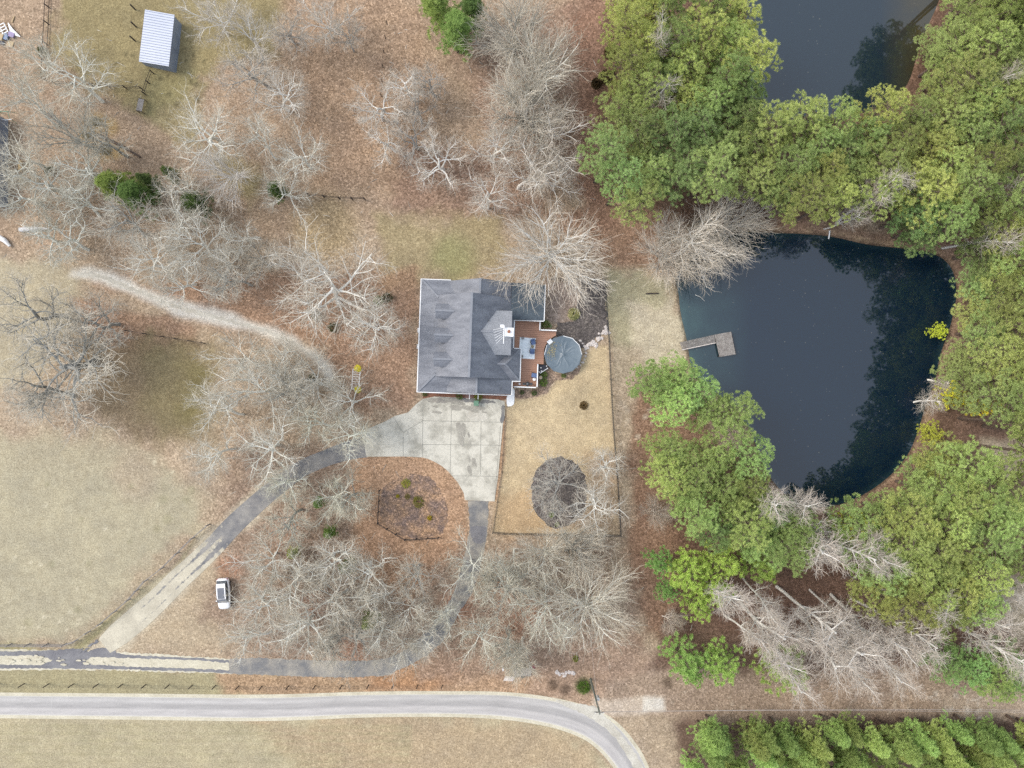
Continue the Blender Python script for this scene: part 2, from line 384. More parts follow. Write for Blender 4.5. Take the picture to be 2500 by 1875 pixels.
for cx, cy, r in ((330,1165,60),(60,1000,70),(480,1130,60)): spot(cx, cy, r, pc(196,176,150), .6, .4)
# verges, tracks, fields below
paint([(380,1400),(500,1330),(620,1400),(640,1560),(480,1600),(290,1600)], pc(204,184,152), 3, 2, .8, .35)
paint([(-80,1560),(160,1590),(420,1390),(470,1320),(440,1400),(300,1500),(200,1600),(-80,1600)], pc(186,178,124), 1.5, .8, .9, .15)
paint([(-80,1625),(620,1640),(900,1655),(900,1710),(-80,1710)], pc(186,177,134), 1.2, .8, .9, .2)
paint([(540,1640),(1000,1650),(1200,1600),(1460,1600),(1460,1700),(540,1700)], pc(196,158,122), 1.5, 1.2, .85, .8)
paint([(915,1640),(1060,1570),(1150,1480),(1140,1640),(1050,1690),(900,1690)], pc(200,148,100), 1.8, 1, .8, .8)
paint([(-80,1745),(1300,1745),(1420,1790),(1500,1880),(1560,2000),(-80,2000)], pc(204,192,156), 1.2, .5, .95, .15)
paint([(620,1755),(1300,1750),(1440,1810),(1490,1900),(900,1920),(700,1840)], pc(200,172,136), 4, 3, .7, .5)
for k in range(7):
    yy = 1770 + k*17; paint([(-80,yy),(1000,yy+2),(1000,yy+8),(-80,yy+6)], pc(186,178,134), .8, .35, .55)
paint([(1370,1560),(2600,1640),(2600,1780),(1640,1780),(1480,1720),(1360,1700)], pc(180,155,134), 2.5, 2, .85, .75)
paint([(1300,1560),(1560,1540),(1600,1620),(1400,1720),(1280,1700)], pc(190,158,132), 2.5, 2, .8, .7)
paint([(1440,1740),(1650,1750),(1700,1960),(1590,1960),(1530,1830)], pc(198,176,148), 2, 1.5, .85, .5)
paint([(2280,1690),(2600,1680),(2600,1770),(2330,1760)], pc(206,184,160), 2.5, 1.5, .85, .5)
paint([(1500,1600),(1620,1580),(1640,1610),(1520,1640)], pc(205,175,148), 1.5, 1, .5)
# woodland floor between the drives
paint(O((520,960),(760,960),(790,1100),(1000,1200),(1000,1340),(860,1430),(560,1440),(440,1330),(480,1180)), pc(164,138,118), 4, 3, .85, .85)
paint(O((760,980),(920,960),(1010,1060),(1010,1180),(880,1300),(760,1220)), pc(196,154,118), 2, 1.5, .85, .8)
paint(O((1000,1180),(1400,1180),(1380,1440),(900,1470)), pc(174,146,124), 3, 2, .8, .85)
for cx, cy, r in ((700,1300,40),(760,1480,35),(860,1600,50),(1120,1480,40),(1260,1500,60),(560,1380,35)): spot(cx, cy, r, pc(188,130,96), .55, .8)
# east of the yard
paint([(1478,670),(1570,650),(1640,700),(1660,850),(1640,930),(1500,930)], pc(194,187,150), 2, 2, .9, .25)
paint([(1540,740),(1645,725),(1668,800),(1670,880),(1590,910),(1545,830)], pc(226,212,182), 2, 2, .9, .3)
paint([(1484,830),(1560,860),(1580,960),(1540,1300),(1530,1560),(1510,1560),(1500,1000)], pc(196,176,150), 2, 1.5, .8, .6)
paint([(1560,930),(1640,900),(1700,960),(1800,1150),(1700,1300),(1700,1560),(1560,1560),(1530,1300)], pc(162,124,98), 2.5, 2, .9, .9)
paint([(1340,520),(1620,480),(1680,560),(1650,660),(1520,650),(1380,560)], pc(172,134,108), 2.5, 2, .85, .9)
# pine straw floors
floor = pc(128,96,78)
paint(O((1320,-100),(2600,-100),(2600,480),(2100,560),(1900,490),(1480,490),(1300,400),(1290,200)), floor, 2.5, 2, .95, .8)
paint(O((2050,480),(2600,300),(2600,1400),(1750,1450),(1500,1330),(1450,1100),(1640,930),(1800,1150),(1960,1000),(2090,700)), floor, 2.5, 2, .9, .8)
paint(O((1500,1180),(2250,1240),(2250,1430),(1750,1460),(1400,1440)), pc(130,100,84), 2.5, 2, .9, .8)
paint(O((2120,950),(2260,960),(2260,1040),(2150,1030)), pc(196,178,150), 1.5, 1, .9, .3)
paint(O((2140,1240),(2260,1240),(2260,1400),(2190,1390)), pc(190,176,146), 1.5, 1, .8, .3)
paint([(1640,1760),(2600,1755),(2600,2100),(1700,2100)], pc(120,94,80), 2, 1.2, .9, .7)
# pond banks
b1 = sdist(W(POND1), X, Y); b2 = sdist(W(POND2), X, Y)
ring = np.clip((3.2 + b1 + wob) / 1.6, 0, 1) * (b1 < 2)
ring *= np.where((X > 26) , 1, 0)
e = np.clip((X - 37) / 6, 0, 1)
bc = np.array(pc(172,136,112)); col = col*(1-ring[...,None]*.85*e[...,None]) + bc*ring[...,None]*.85*e[...,None]
edge = np.clip(1 - np.abs(b1 + .35) / .5, 0, 1) * np.clip(.5 + wob2*2, 0, 1); col = col*(1-edge[...,None]*.6) + np.array(pc(205,178,140))*edge[...,None]*.6
wet = np.clip((b1 + .15) / .2, 0, 1); col = col*(1-wet[...,None]*.6) + np.array(pc(70,60,46))*wet[...,None]*.6
paint([(700,1140),(620,1200),(540,1275),(440,1370),(318,1478),(235,1560),(185,1594),(300,1600),(350,1545),(400,1490),(480,1410),(560,1330),(630,1265),(700,1205)], pc(222,210,184), 1.6, 1.0, .75, .2)
# the fenced yard
YARD = [(1233,985),(1233,1030),(1225,1150),(1203,1299),(1260,1303),(1512,1305),(1506,1150),(1500,1080),(1494,1001),(1490,930),(1486,845),(1470,842),(1440,850),(1420,880),(1400,920),(1360,928),(1345,950),(1330,965),(1300,972),(1256,974)]
paint(YARD, pc(226,202,158), .8, .35, 1.0, .18)
paint([(1205,1210),(1300,1180),(1340,1290),(1210,1295)], pc(214,176,128), 3, 2, .6, .3)
paint([(1236,1000),(1400,960),(1480,1000),(1480,1090),(1260,1100)], pc(232,210,168), 3, 2, .5, .1)
paint([(1430,1110),(1506,1110),(1512,1300),(1330,1300),(1430,1240)], pc(192,162,132), 2.5, 1.5, .8, .6)
spot(1427, 985, 46, pc(200,180,142), .6, .3)
paint([(1215,1010),(1236,1010),(1232,1110),(1216,1210),(1200,1230)], pc(205,160,120), .7, .3, .8, .7)
# the litter patch behind the house
paint([(1330,684),(1420,684),(1412,760),(1400,785),(1362,790),(1330,784)], pc(182,162,150), 1.2, .8, .95, .7)
# small scattered dark and pale patches
rng = random.Random(4)
for k in range(26): spot(rng.uniform(270,500), rng.uniform(120,270), rng.uniform(3,6), pc(96,90,62), .7)
for k in range(30): spot(rng.uniform(700,1100), rng.uniform(60,280), rng.uniform(3,5), pc(120,95,75), .5)
for k in range(20): spot(rng.uniform(20,480), rng.uniform(1100,1540), rng.uniform(2.5,4), pc(236,226,196), .8)
for k in range(10): spot(rng.uniform(10,210), rng.uniform(1490,1540), rng.uniform(3,5), pc(236,226,196), .8)
for k in range(16): spot(rng.uniform(60,480), rng.uniform(1150,1540), rng.uniform(5,12), pc(172,166,128), .5)
for k in range(26): spot(rng.uniform(2270,2400), rng.uniform(1690,1760), rng.uniform(3,6), pc(232,220,205), .7)
for k in range(30): spot(rng.uniform(1560,2300), rng.uniform(1680,1740), rng.uniform(2,5), pc(214,196,176), .6)
for k in range(18): spot(rng.uniform(1500,1600), rng.uniform(940,1130), rng.uniform(3,6), pc(222,208,186), .6)
for cx, cy in ((1350,1672),(1380,1683),(1425,1670),(1630,1668)): spot(cx, cy, 14, pc(96,78,62), .7)
spot(1425, 1675, 20, pc(84,98,52), .8)
paint([(1452,1712),(1560,1700),(1625,1700),(1625,1738),(1560,1742),(1500,1756),(1470,1750)], pc(224,206,186), .8, .6, .9, .3)
paint([(1570,1703),(1622,1705),(1624,1734),(1570,1738)], pc(240,234,224), .6, .4, .9, .1)
for cx, cy, r in ((235,300,26),(215,330,20),(270,310,20),(255,365,26),(285,370,18)): spot(cx, cy, r, pc(208,176,116), .85, .3)
spot(110, 600, 26, pc(200,168,140), .6, .6)
TRK = [(172,652),(215,648),(250,655),(345,695),(455,738),(560,765),(650,792),(720,820),(775,860),(812,900),(826,940),(806,950),(770,885),(700,845),(620,815),(540,795),(440,775),(335,728),(240,690),(185,686),(160,678)]
paint(TRK, pc(244,241,232), 1.4, .6, .97, .1, grow=-.1)
zz = np.zeros(X.shape)
for b_ in (b1, b2): zz = np.where(b_ > 0, -np.minimum(b_ * .45, 1.3), zz)
vs_ = np.stack([X.ravel(), Y.ravel(), zz.ravel()], 1)
ny, nx = X.shape
idx = np.arange(ny*nx).reshape(ny, nx)
fc = np.stack([idx[:-1,:-1].ravel(), idx[:-1,1:].ravel(), idx[1:,1:].ravel(), idx[1:,:-1].ravel()], 1)
def np_mesh(name, v, f, mat_):
    me = bpy.data.meshes.new(name); me.vertices.add(len(v)); me.vertices.foreach_set("co", v.astype(np.float32).ravel())
    k = f.shape[1]; me.loops.add(f.size); me.loops.foreach_set("vertex_index", f.astype(np.int32).ravel())
    me.polygons.add(len(f)); me.polygons.foreach_set("loop_start", np.arange(0, f.size, k, dtype=np.int32))
    try: me.polygons.foreach_set("loop_total", np.full(len(f), k, dtype=np.int32))
    except Exception: pass
    me.update(calc_edges=True); me.validate(); me.materials.append(mat_); return me
lum = col.mean(2, keepdims=True); col = lum + (col - lum) * .82; col = col * 1.03
gm = np_mesh("ground", vs_, fc, M['ground'])
ca = gm.color_attributes.new("Col", 'FLOAT_COLOR', 'POINT')
ca.data.foreach_set("color", np.concatenate([np.clip(col, 0, 1).reshape(-1, 3), np.ones((ny*nx, 1))], 1).astype(np.float32).ravel())
la = gm.attributes.new("leaf", 'FLOAT', 'POINT'); la.data.foreach_set("value", np.clip(leaf, 0, 1).astype(np.float32).ravel())
g = bpy.data.objects.new("ground", gm); C.objects.link(g); tag(g, kind='structure')

def water(name, poly, mat_, z, fn):
    xs = [p[0] for p in W(poly)]; ys = [p[1] for p in W(poly)]
    a = np.arange(min(xs)-1, max(xs)+1.5, .8); b = np.arange(min(ys)-1, max(ys)+1.5, .8)
    U, V = np.meshgrid(a, b); d = sdist(W(poly), U, V)
    ii = np.arange(U.size).reshape(U.shape)
    keep = ((d[:-1,:-1] > -1.2) & (d[1:,1:] > -1.2) & (d[1:,:-1] > -1.2) & (d[:-1,1:] > -1.2))
    f = np.stack([ii[:-1,:-1][keep], ii[:-1,1:][keep], ii[1:,1:][keep], ii[1:,:-1][keep]], 1)
    used = np.unique(f); rm = np.full(U.size, -1); rm[used] = np.arange(len(used))
    v = np.stack([U.ravel(), V.ravel(), np.full(U.size, z)], 1)[used]
    me = np_mesh(name, v, rm[f], mat_)
    at = me.attributes.new("shallow", 'FLOAT', 'POINT'); at.data.foreach_set("value", np.clip(fn(U, V, d).ravel()[used], 0, 1).astype(np.float32))
    o = bpy.data.objects.new(name, me); C.objects.link(o); tag(o, kind='structure')
def sh1(U, V, d):
    west = np.clip((37 - U) / 9, 0, 1) * np.clip((V + 4) / 4, 0, 1) * np.clip((20 - V) / 8, 0, 1)
    return np.clip(1 - d / 1.2, 0, 1) * .5 + west * .7
water("pond", POND1, M['water'], -.12, sh1)
water("far_pond", POND2, M['water2'], -.12, lambda U, V, d: np.clip((U - 57) / 6, 0, 1) * .9)

# ---------------------------------------------------------------- flat sheets: pad, drives, roads, beds
def rough(pts, step=.35, amp=.12, seed=1):
    rr = random.Random(seed); out = []
    for i in range(len(pts)):
        a = Vector(pts[i]); b = Vector(pts[(i+1) % len(pts)]); n = max(1, int((b-a).length/step))
        nn = Vector((-(b-a).y, (b-a).x)); nn = nn.normalized() if nn.length else nn
        for k in range(n): out.append(tuple(a.lerp(b, k/n) + nn * rr.uniform(-amp, amp)))
    return out
def sheet(name, pts, mat_, z, amp=0.0, sm=0, seed=1, thick=.1, **kw):
    if sm: pts = smooth_poly(pts, sm)
    q = W(pts)
    if amp: q = rough(q, .35, amp, seed)
    q = [Vector((x, y)) for x, y in q]
    bm = bmesh.new(); vv = [bm.verts.new((p.x, p.y, z)) for p in q]
    f = bm.faces.new(vv); f.normal_update()
    if f.normal.z < 0: f.normal_flip()
    me = bpy.data.meshes.new(name); bm.to_mesh(me); bm.free(); me.materials.append(mat_)
    o = bpy.data.objects.new(name, me); C.objects.link(o)
    return tag(o, **(kw or dict(kind='structure')))
def ribbon(name, pts, mat_, z, kind='structure', sub=3):
    # pts: (px, py, width px)
    P_ = [(Vector(P(a, b)[:2]), w_/S) for a, b, w_ in pts]
    q = []
    for i in range(len(P_)-1):          # Catmull-Rom
        p0 = P_[max(i-1,0)]; p1 = P_[i]; p2 = P_[i+1]; p3 = P_[min(i+2, len(P_)-1)]
        for k in range(sub*3):
            t_ = k/(sub*3); t2 = t_*t_; t3 = t2*t_
            c_ = .5*((2*p1[0]) + (p2[0]-p0[0])*t_ + (2*p0[0]-5*p1[0]+4*p2[0]-p3[0])*t2 + (3*p1[0]-p0[0]-3*p2[0]+p3[0])*t3)
            q.append((c_, p1[1]*(1-t_)+p2[1]*t_))
    q.append(P_[-1]); v = []; uv = []; f = []; u = 0
    for i, (c_, w_) in enumerate(q):
        d = (q[min(i+1,len(q)-1)][0]-q[max(i-1,0)][0]).normalized(); nn = Vector((-d.y, d.x))
        if i: u += (c_-q[i-1][0]).length
        for k in range(5):
            t_ = k/4; p = c_ + nn*w_*(.5-t_); v.append((p.x, p.y, z)); uv.append((u, t_))
    for i in range(len(q)-1):
        for k in range(4):
            a = i*5+k; f.append((a, a+1, a+6, a+5))
    me = bpy.data.meshes.new(name); me.from_pydata(v, [], f); me.materials.append(mat_)
    bm = bmesh.new(); bm.from_mesh(me)
    ul = bm.loops.layers.uv.new("UVMap"); bm.verts.ensure_lookup_table()
    for fa in bm.faces:
        for l in fa.loops: l[ul].uv = uv[l.vert.index]
        fa.normal_update()
        if fa.normal.z < 0: fa.normal_flip()
    bm.to_mesh(me); bm.free()
    o = bpy.data.objects.new(name, me); C.objects.link(o); return tag(o, kind=kind)

RC = [(-200,1718,47),(0,1722,47),(320,1725,48),(640,1728,49),(900,1720,47),(1100,1719,47),(1240,1724,52),(1350,1740,56),(1430,1764,62),(1480,1794,66),(1520,1838,64),(1545,1880,62),(1575,1960,60)]
ribbon("road_shoulder", [(a,b,w_+16) for a,b,w_ in RC], M['sand'], .004)
ribbon("road", RC, M['road'], .010)
sheet("road_apron", [(1340,1706),(1400,1716),(1440,1722),(1455,1724),(1475,1745),(1500,1770),(1560,1850),(1580,1900),(1560,1905),(1535,1850),(1490,1785),(1430,1745)], M['trackgrey'], .014, .1, 1)
sheet("sand_track", [(x, y) for x, y in [(190,662),(245,668),(340,708),(450,752),(556,778),(650,803),(714,832),(764,872),(768,876),(716,838),(648,809),(552,785),(446,760),(337,716),(244,678),(192,674)]], M['trackgrey'], .004, .2, 1, 3)
# pale gravel drive and its asphalt
sheet("gravel_drive", [(-60,1584),(190,1588),(300,1592),(480,1603),(620,1612),(620,1646),(490,1643),(270,1636),(-60,1636)], M['sand'], .008, .14, 0, 6)
sheet("wheel_track", [(-60,1590),(100,1589),(190,1583),(215,1590),(250,1580),(277,1583),(285,1594),(330,1600),(480,1606),(560,1612),(560,1618),(480,1612),(330,1607),(225,1603),(210,1612),(215,1622),(280,1626),(480,1633),(560,1636),(560,1643),(480,1640),(280,1633),(130,1632),(-60,1631),(-60,1622),(100,1624),(128,1612),(105,1602),(60,1600),(-60,1602)], M['asphalt_dark'], .016, .10, 0, 8)
def blots(name, line, n, r0, r1, spread, mat_, z, seed):
    rnd = random.Random(seed); mb = MB(); L = [P(*p) for p in line]
    for i in range(n):
        t_ = rnd.random()*(len(L)-1); k = int(t_); p = L[k].lerp(L[k+1], t_-k); d = (L[k+1]-L[k]).normalized(); a0 = math.atan2(d.y, d.x)
        p = p+Vector((rnd.gauss(0,spread), rnd.gauss(0,spread), 0)); r_ = rnd.uniform(r0, r1); m_ = 9
        q = []
        for a in range(m_):
            an = 2*math.pi*a/m_; rx = r_*rnd.uniform(.6,1.3)*2.2*math.cos(an); ry = r_*rnd.uniform(.6,1.3)*.8*math.sin(an)
            q.append((p.x+rx*math.cos(a0)-ry*math.sin(a0), p.y+rx*math.sin(a0)+ry*math.cos(a0), z+.0004*i))
        mb.add(q, [tuple(range(m_))])
    return mb.build(name, M[mat_], kind='structure')
def _drive(t, b, pos):
    uv = N(t, "ShaderNodeUVMap"); sep = N(t, "ShaderNodeSeparateXYZ"); t.links.new(uv.outputs[0], sep.inputs[0]); U, V = sep.outputs[0], sep.outputs[1]
    def mth(op, a, c, cl=False):
        m_ = N(t, "ShaderNodeMath"); m_.operation = op; m_.use_clamp = cl
        for k_, x_ in enumerate((a, c)):
            if hasattr(x_, 'is_linked'): t.links.new(x_, m_.inputs[k_])
            else: m_.inputs[k_].default_value = x_
        return m_.outputs[0]
    n1 = nz(t, pos, 1.1, 6.0, .75); n2 = nz(t, pos, 4.0, 4.0, .8); n3 = nz(t, pos, .35, 4.0)
    sand = mixc(t, pc(238,231,212), pc(208,201,184), ramp(t, n3, [(.35, 0.0), (.65, 1.0)]))
    asp = mixc(t, pc(126,128,136), pc(186,183,180), ramp(t, n3, [(.36, 0.0), (.68, 1.0)]))
    along = mth('SUBTRACT', 1.0, mth('DIVIDE', mth('SUBTRACT', U, 21.0), 14.0, True))       # 1 near the pad, 0 on the gravel
    dist = mth('MINIMUM', mth('ABSOLUTE', mth('SUBTRACT', V, .27), 0.0), mth('ABSOLUTE', mth('SUBTRACT', V, .70), 0.0))
    trk = mth('SUBTRACT', 1.0, mth('DIVIDE', dist, .13), True)
    fade = mth('SUBTRACT', 1.0, mth('DIVIDE', mth('SUBTRACT', U, 42.0), 12.0, True))
    v_ = mth('ADD', mth('ADD', mth('MULTIPLY', along, .75), mth('MULTIPLY', mth('MULTIPLY', trk, fade), .40)), mth('MULTIPLY', mth('SUBTRACT', n1, .5), 1.0))
    mask = ramp(t, v_, [(.30, 0.0), (.42, 1.0)])
    col = mixc(t, sand, asp, mask)
    col = mixc(t, col, ramp(t, n2, [(.3, .8), (.7, 1.2)]), 1.0, 'MULTIPLY')
    t.links.new(col, b.inputs["Base Color"]); b.inputs["Roughness"].default_value = .92
M['drive'] = pos_mat('worn_drive', _drive)
sheet("driveway_mouth", [(884,1061),(897,1115),(862,1117),(846,1100),(850,1078)], M['asphalt'], .012, .08, 0, 7)
ribbon("driveway", [(892,1090,54),(850,1100,46),(800,1117,40),(745,1140,40),(700,1170,42),(655,1205,44),(615,1240,46),(570,1282,48),(525,1330,50),(480,1374,52),(430,1420,54),(385,1465,56),(335,1510,60),(290,1548,58),(255,1577,44)], M['drive'], .022)
blots("wheel_track", [(250,1560),(200,1592)], 8, .1, .3, .25, 'asphalt_dark', .098, 3)
blots("gravel_patch", [(20,1612),(110,1612),(300,1618)], 30, .08, .25, .3, 'sand', .135, 5)
blots("pad_stain", [(1050,985),(1110,990),(1190,1000)], 14, .2, .7, .5, 'concrete_stain', .054, 6)
blots("pad_stain", [(1130,1040),(1150,1140)], 9, .2, .6, .6, 'concrete_stain', .061, 7)
sheet("driveway", [(1143,1223),(1147,1287),(1140,1330),(1125,1395),(1108,1447),(1090,1480),(1048,1535),(1018,1565),(982,1592),(940,1608),(880,1614),(780,1612),(620,1606),(560,1608),(560,1644),(640,1648),(780,1653),(880,1653),(940,1650),(996,1626),(1048,1595),(1090,1556),(1122,1493),(1150,1453),(1170,1397),(1188,1316),(1190,1284),(1193,1223)], M['asphalt'], .012, .10, 0, 9)
sheet("asphalt_patch", [(1147,1290),(1152,1284),(1185,1284),(1189,1292),(1186,1318),(1176,1328),(1158,1326),(1150,1310)], M['asphalt_dark'], .017, .04, 1)
PAD = [(1033,973.5),(1060,968),(1216,975),(1232,980),(1232,1015),(1227.5,1036),(1222,1100),(1216,1163),(1207.3,1224),(1135,1221),(1132,1203),(1117.6,1177.5),(1094.5,1151),(1078,1137),(1062,1128),(1046,1120.5),(1030.8,1116.7),(984.5,1114.4),(894.8,1115),(890,1090),(883.3,1061.8),(889,1050),(938,1030),(964,1015.5),(996,1006.8),(1016,986.5)]
slab_ = MB(); slab_.prism(W(PAD), -.1, .045); slab_.build("concrete_pad", M['concrete'], kind='structure')
jm = nmat('joint', pc(178,177,170), pc(160,159,152), 3, .9)
jo = MB()
for a, b in (((1033,976),(1031,1116)),((1103,972),(1099,1153)),((1175.4,975),(1172.6,1161)),((1031,1027),(1228,1031)),((1031,1085),(1222,1087)),((1104,1161.6),(1216,1163)),((984.5,1056),(984.5,1114)),((964,1024),(984.5,1056)),((984.5,1056),(1031,1028)),((1222,1040),(1208,1220))):
    p = P(*a); q = P(*b); jo.bar((p.x,p.y,.045), (q.x,q.y,.045), .07, .008)
jo.build("pad_joint", jm, kind='structure')
sheet("pad_stain", [(1140,1000),(1160,992),(1180,1000),(1195,1018),(1180,1030),(1150,1028),(1136,1016)], M['trackgrey'], .053, .1, 1)
sheet("pad_stain", [(1222,992),(1232,985),(1232,1014),(1227,1034),(1219,1030),(1224,1012)], M['asphalt'], .053, .1, 1, 4)
sheet("pad_stain", [(1050,970),(1120,971),(1200,976),(1215,986),(1190,984),(1120,981),(1060,985),(1040,981)], M['asphalt'], .053, .12, 1, 14)
sw = MB(); sw.prism(W(smooth_poly([(1237,964),(1251,964),(1251.5,948),(1256.5,948),(1256,975),(1255,986),(1250,991),(1244,992),(1237,992)],1)), -.05, .06); sw.build("sidewalk", M['white'], kind='structure')
bp_ = MB(); bp_.prism(W([(1136,958),(1154.8,958),(1154.8,972),(1136,972)]), -.05, .06); bp_.build("brick_walk", M['brick'], kind='structure')
sheet("mulch_bed", [(1412,740),(1420,686),(1478,686),(1481,760),(1484,808),(1470,814),(1450,830),(1428,848),(1400,850),(1358,822),(1360,790),(1398,785)], M['mulch_dark'], .004, .25, 0, 2)
sheet("mulch_bed", [(1256,950),(1313,950),(1313,890),(1335,890),(1360,912),(1400,908),(1417,890),(1416,905),(1396,926),(1358,927),(1345,938),(1337,958),(1310,969),(1280,972),(1257,972)], M['mulch_bed'], .008, .15, 0, 2)
sheet("mulch_bed", [(930,1192),(961,1172),(987,1160),(1025,1157),(1054,1168),(1074,1194),(1092,1232),(1092,1282),(1072,1312),(990,1313),(924,1274)], M['mulch_grey'], .004, .2, 1, 3)
sheet("mulch_bed", [(1366+69*math.cos(k*.2618), 1202+88*math.sin(k*.2618)) for k in range(24)], M['mulch_dark'], .004, .2, 1, 4)
sheet("mulch_bed", [(1033,958),(1240,962),(1238,974),(1216,976),(1060,970),(1032,973)], nmat('red_litter', pc(178,128,104), pc(145,100,84), 2, .95, fine=6), .004, .1)

# ---------------------------------------------------------------- the house (local frame, front to the west)
HOUSE = P(1150, 820); hz = R(-2.1)
CA, SA = math.cos(hz), math.sin(hz)
def HL(x, y, z=0): return Vector((HOUSE.x + x*CA - y*SA, HOUSE.y + x*SA + y*CA, z))
house = empty("house", HOUSE, hz, "large house with grey shingled roof, three front dormers and white gutters, beside the concrete pad", "house")
SL = (8.6-4.0)/5.31; EL = 5.6/6.07
wl = MB()
def gable_wall(mb, x0, x1, xr, y0, y1, zb, ze0, ze1, zr):
    pr = [(x0, zb), (x1, zb), (x1, ze1), (xr, zr), (x0, ze0)]
    v = [(x, y0, z) for x, z in pr] + [(x, y1, z) for x, z in pr]
    mb.add(v, [(0,1,2,3,4), (9,8,7,6,5)] + [(i, i+5, (i+1)%5+5, (i+1)%5) for i in range(5)])
gable_wall(wl, -4.6, 6.1, .48, -6.2, 5.35, 0, 4.0, 3.2, 8.3)
gable_wall(wl, -2.9, 6.0, 1.5, -8.3, 7.55, 0, 3.05, 3.0, 6.3)
wl.box(5.0, 7.3, -6.35, -2.25, 0, 2.85)
wl.build("wall", M['siding'], house)
r = MB()
T = .18
yn, ys = 5.6, -6.46
r.slab([(.48,yn,8.6),(.48,ys,8.6),(-4.83,ys,4.0),(-4.83,yn,4.0)], T)
r.slab([(.48,yn,8.6),(.48,ys,8.6),(6.55,ys,3.0),(6.55,yn,3.0)], T)
r.build("roof", M['shingle'], house)
r = MB()
r.slab([(1.5,7.95,6.6),(1.5,-8.75,6.6),(-3.15,-8.75,3.2),(-3.15,7.95,3.2)], T)
r.slab([(1.5,7.95,6.6),(1.5,-8.75,6.6),(6.5,-8.75,2.94),(6.5,7.95,2.94)], T)
r.build("roof", M['shingle'], house)
r = MB()   # porch roof with two hips
r.slab([(-7.56,8.02,2.9),(-7.56,-8.85,2.9),(-4.8,-6.1,4.03),(-4.8,5.3,4.03)], T)
r.slab([(-7.56,8.02,2.9),(-4.8,5.3,4.03),(-2.3,5.3,4.03),(-2.3,8.02,2.9)], T)
r.slab([(-7.56,-8.85,2.9),(-4.8,-6.1,4.03),(-2.3,-6.1,4.03),(-2.3,-8.85,2.9)], T)
pr_ = r.build("porch_roof", M['shingle'], house)
cap = MB()
cap.bar((-7.5,7.97,2.97), (-4.8,5.3,4.08), .3, .05); cap.build("ridge_cap", M['ridge'], pr_); cap = MB(); cap.bar((-7.5,-8.8,2.97), (-4.8,-6.1,4.08), .3, .05)
cap.build("ridge_cap", M['ridge'], pr_)
cap = MB(); cap.bar((.44,yn,8.64),(.44,ys,8.64),.34,.05); cap.build("ridge_cap", M['ridge'], house)
for y0, y1 in ((5.75,7.95),(-6.5,-8.75)):
    cap = MB(); cap.bar((1.46,y0,6.64),(1.46,y1,6.64),.3,.05); cap.build("ridge_cap", M['ridge'], house)
for yc in (3.1, -.42, -3.95):
    d = empty("dormer", (-4.7, yc, 4.0)); d.parent = house
    zr_, ze = 2.35, 1.45
    q = MB(); q.slab([(-.25,0,zr_),(2.75,0,zr_),(1.75,1.1,ze),(-.25,1.1,ze)], .1); q.slab([(-.25,0,zr_),(2.75,0,zr_),(1.75,-1.1,ze),(-.25,-1.1,ze)], .1)
    rr_ = q.build("roof", M['shingle'], d)
    q = MB(); q.bar((-.28,0,zr_+.03),(2.6,0,zr_+.03),.28,.05); q.build("ridge_cap", M['ridge'], d)
    q = MB(); pr2 = [(-.85,0),(.85,0),(.85,ze-.0),(0,zr_-.12),(-.85,ze-.0)]
    q.add([(0,y,z) for y,z in pr2]+[(1.7,y,z) for y,z in pr2], [(0,1,2,3,4),(9,8,7,6,5)]+[(i,i+5,(i+1)%5+5,(i+1)%5) for i in range(5)]); q.build("wall", M['siding'], d)
    q = MB(); q.box(-.03,.01,-.4,.4,.35,1.4); wn = q.build("window", M['glass'], d)
    q = MB(); q.box(-.06,-.005,-.5,-.4,.25,1.5); q.box(-.06,-.005,.4,.5,.25,1.5); q.box(-.06,-.005,-.4,.4,1.4,1.5); q.box(-.06,-.005,-.4,.4,.25,.35); q.box(-.05,-.032,-.4,.4,.85,.9); q.build("frame", M['white'], wn)
# rear gable with chimney
rg = empty("rear_gable", (1.6, .25, 0)); rg.parent = house
q = MB(); q.slab([(0,0,7.3),(4.65,0,7.3),(4.65,3.25,5.4),(1.9,3.25,5.4)], .16); q.slab([(0,0,7.3),(4.65,0,7.3),(4.65,-3.25,5.4),(1.9,-3.25,5.4)], .16)
q.build("roof", nmat('shingle_light', pc(190,195,206), pc(170,175,186), .6, .9, .3, fine=9), rg)
q = MB(); q.bar((.1,0,7.34),(4.65,0,7.34),.3,.05); q.build("ridge_cap", M['ridge'], rg)
q = MB(); pr2 = [(-3.0,3.3),(3.0,3.3),(3.0,5.35),(0,7.1),(-3.0,5.35)]
q.add([(1.9,y,z) for y,z in pr2]+[(4.35,y,z) for y,z in pr2], [(0,1,2,3,4),(9,8,7,6,5)]+[(i,i+5,(i+1)%5+5,(i+1)%5) for i in range(5)]); q.build("wall", M['siding'], rg)
q = MB(); q.box(4.34,4.37,1.2,2.2,3.9,5.2); q.build("window", M['glass'], rg)
q = MB(); q.box(4.34,4.37,-2.2,-1.2,3.9,5.2); q.build("window", M['glass'], rg)
ch = empty("chimney", (5.9, .12, 0)); ch.parent = house
q = MB(); q.box(-.5,.55,-.52,.52,0,8.9); q.build("chase", M['siding'], ch)
q = MB(); q.box(-.6,.65,-.62,.62,8.9,8.98); q.build("chase_top", M['white'], ch)
q = MB(); q.tube([(0,.05,8.97),(0,.05,9.25)], [.22,.22], 12); q.build("flue", nmat('rusty_cap', pc(190,120,80), pc(150,100,80), 5, .6), ch)
q = MB(); q.box(-.04,.04,.18,.34,8.98,9.12); q.build("flue_bracket", nmat('rust2', pc(150,90,70)), ch)
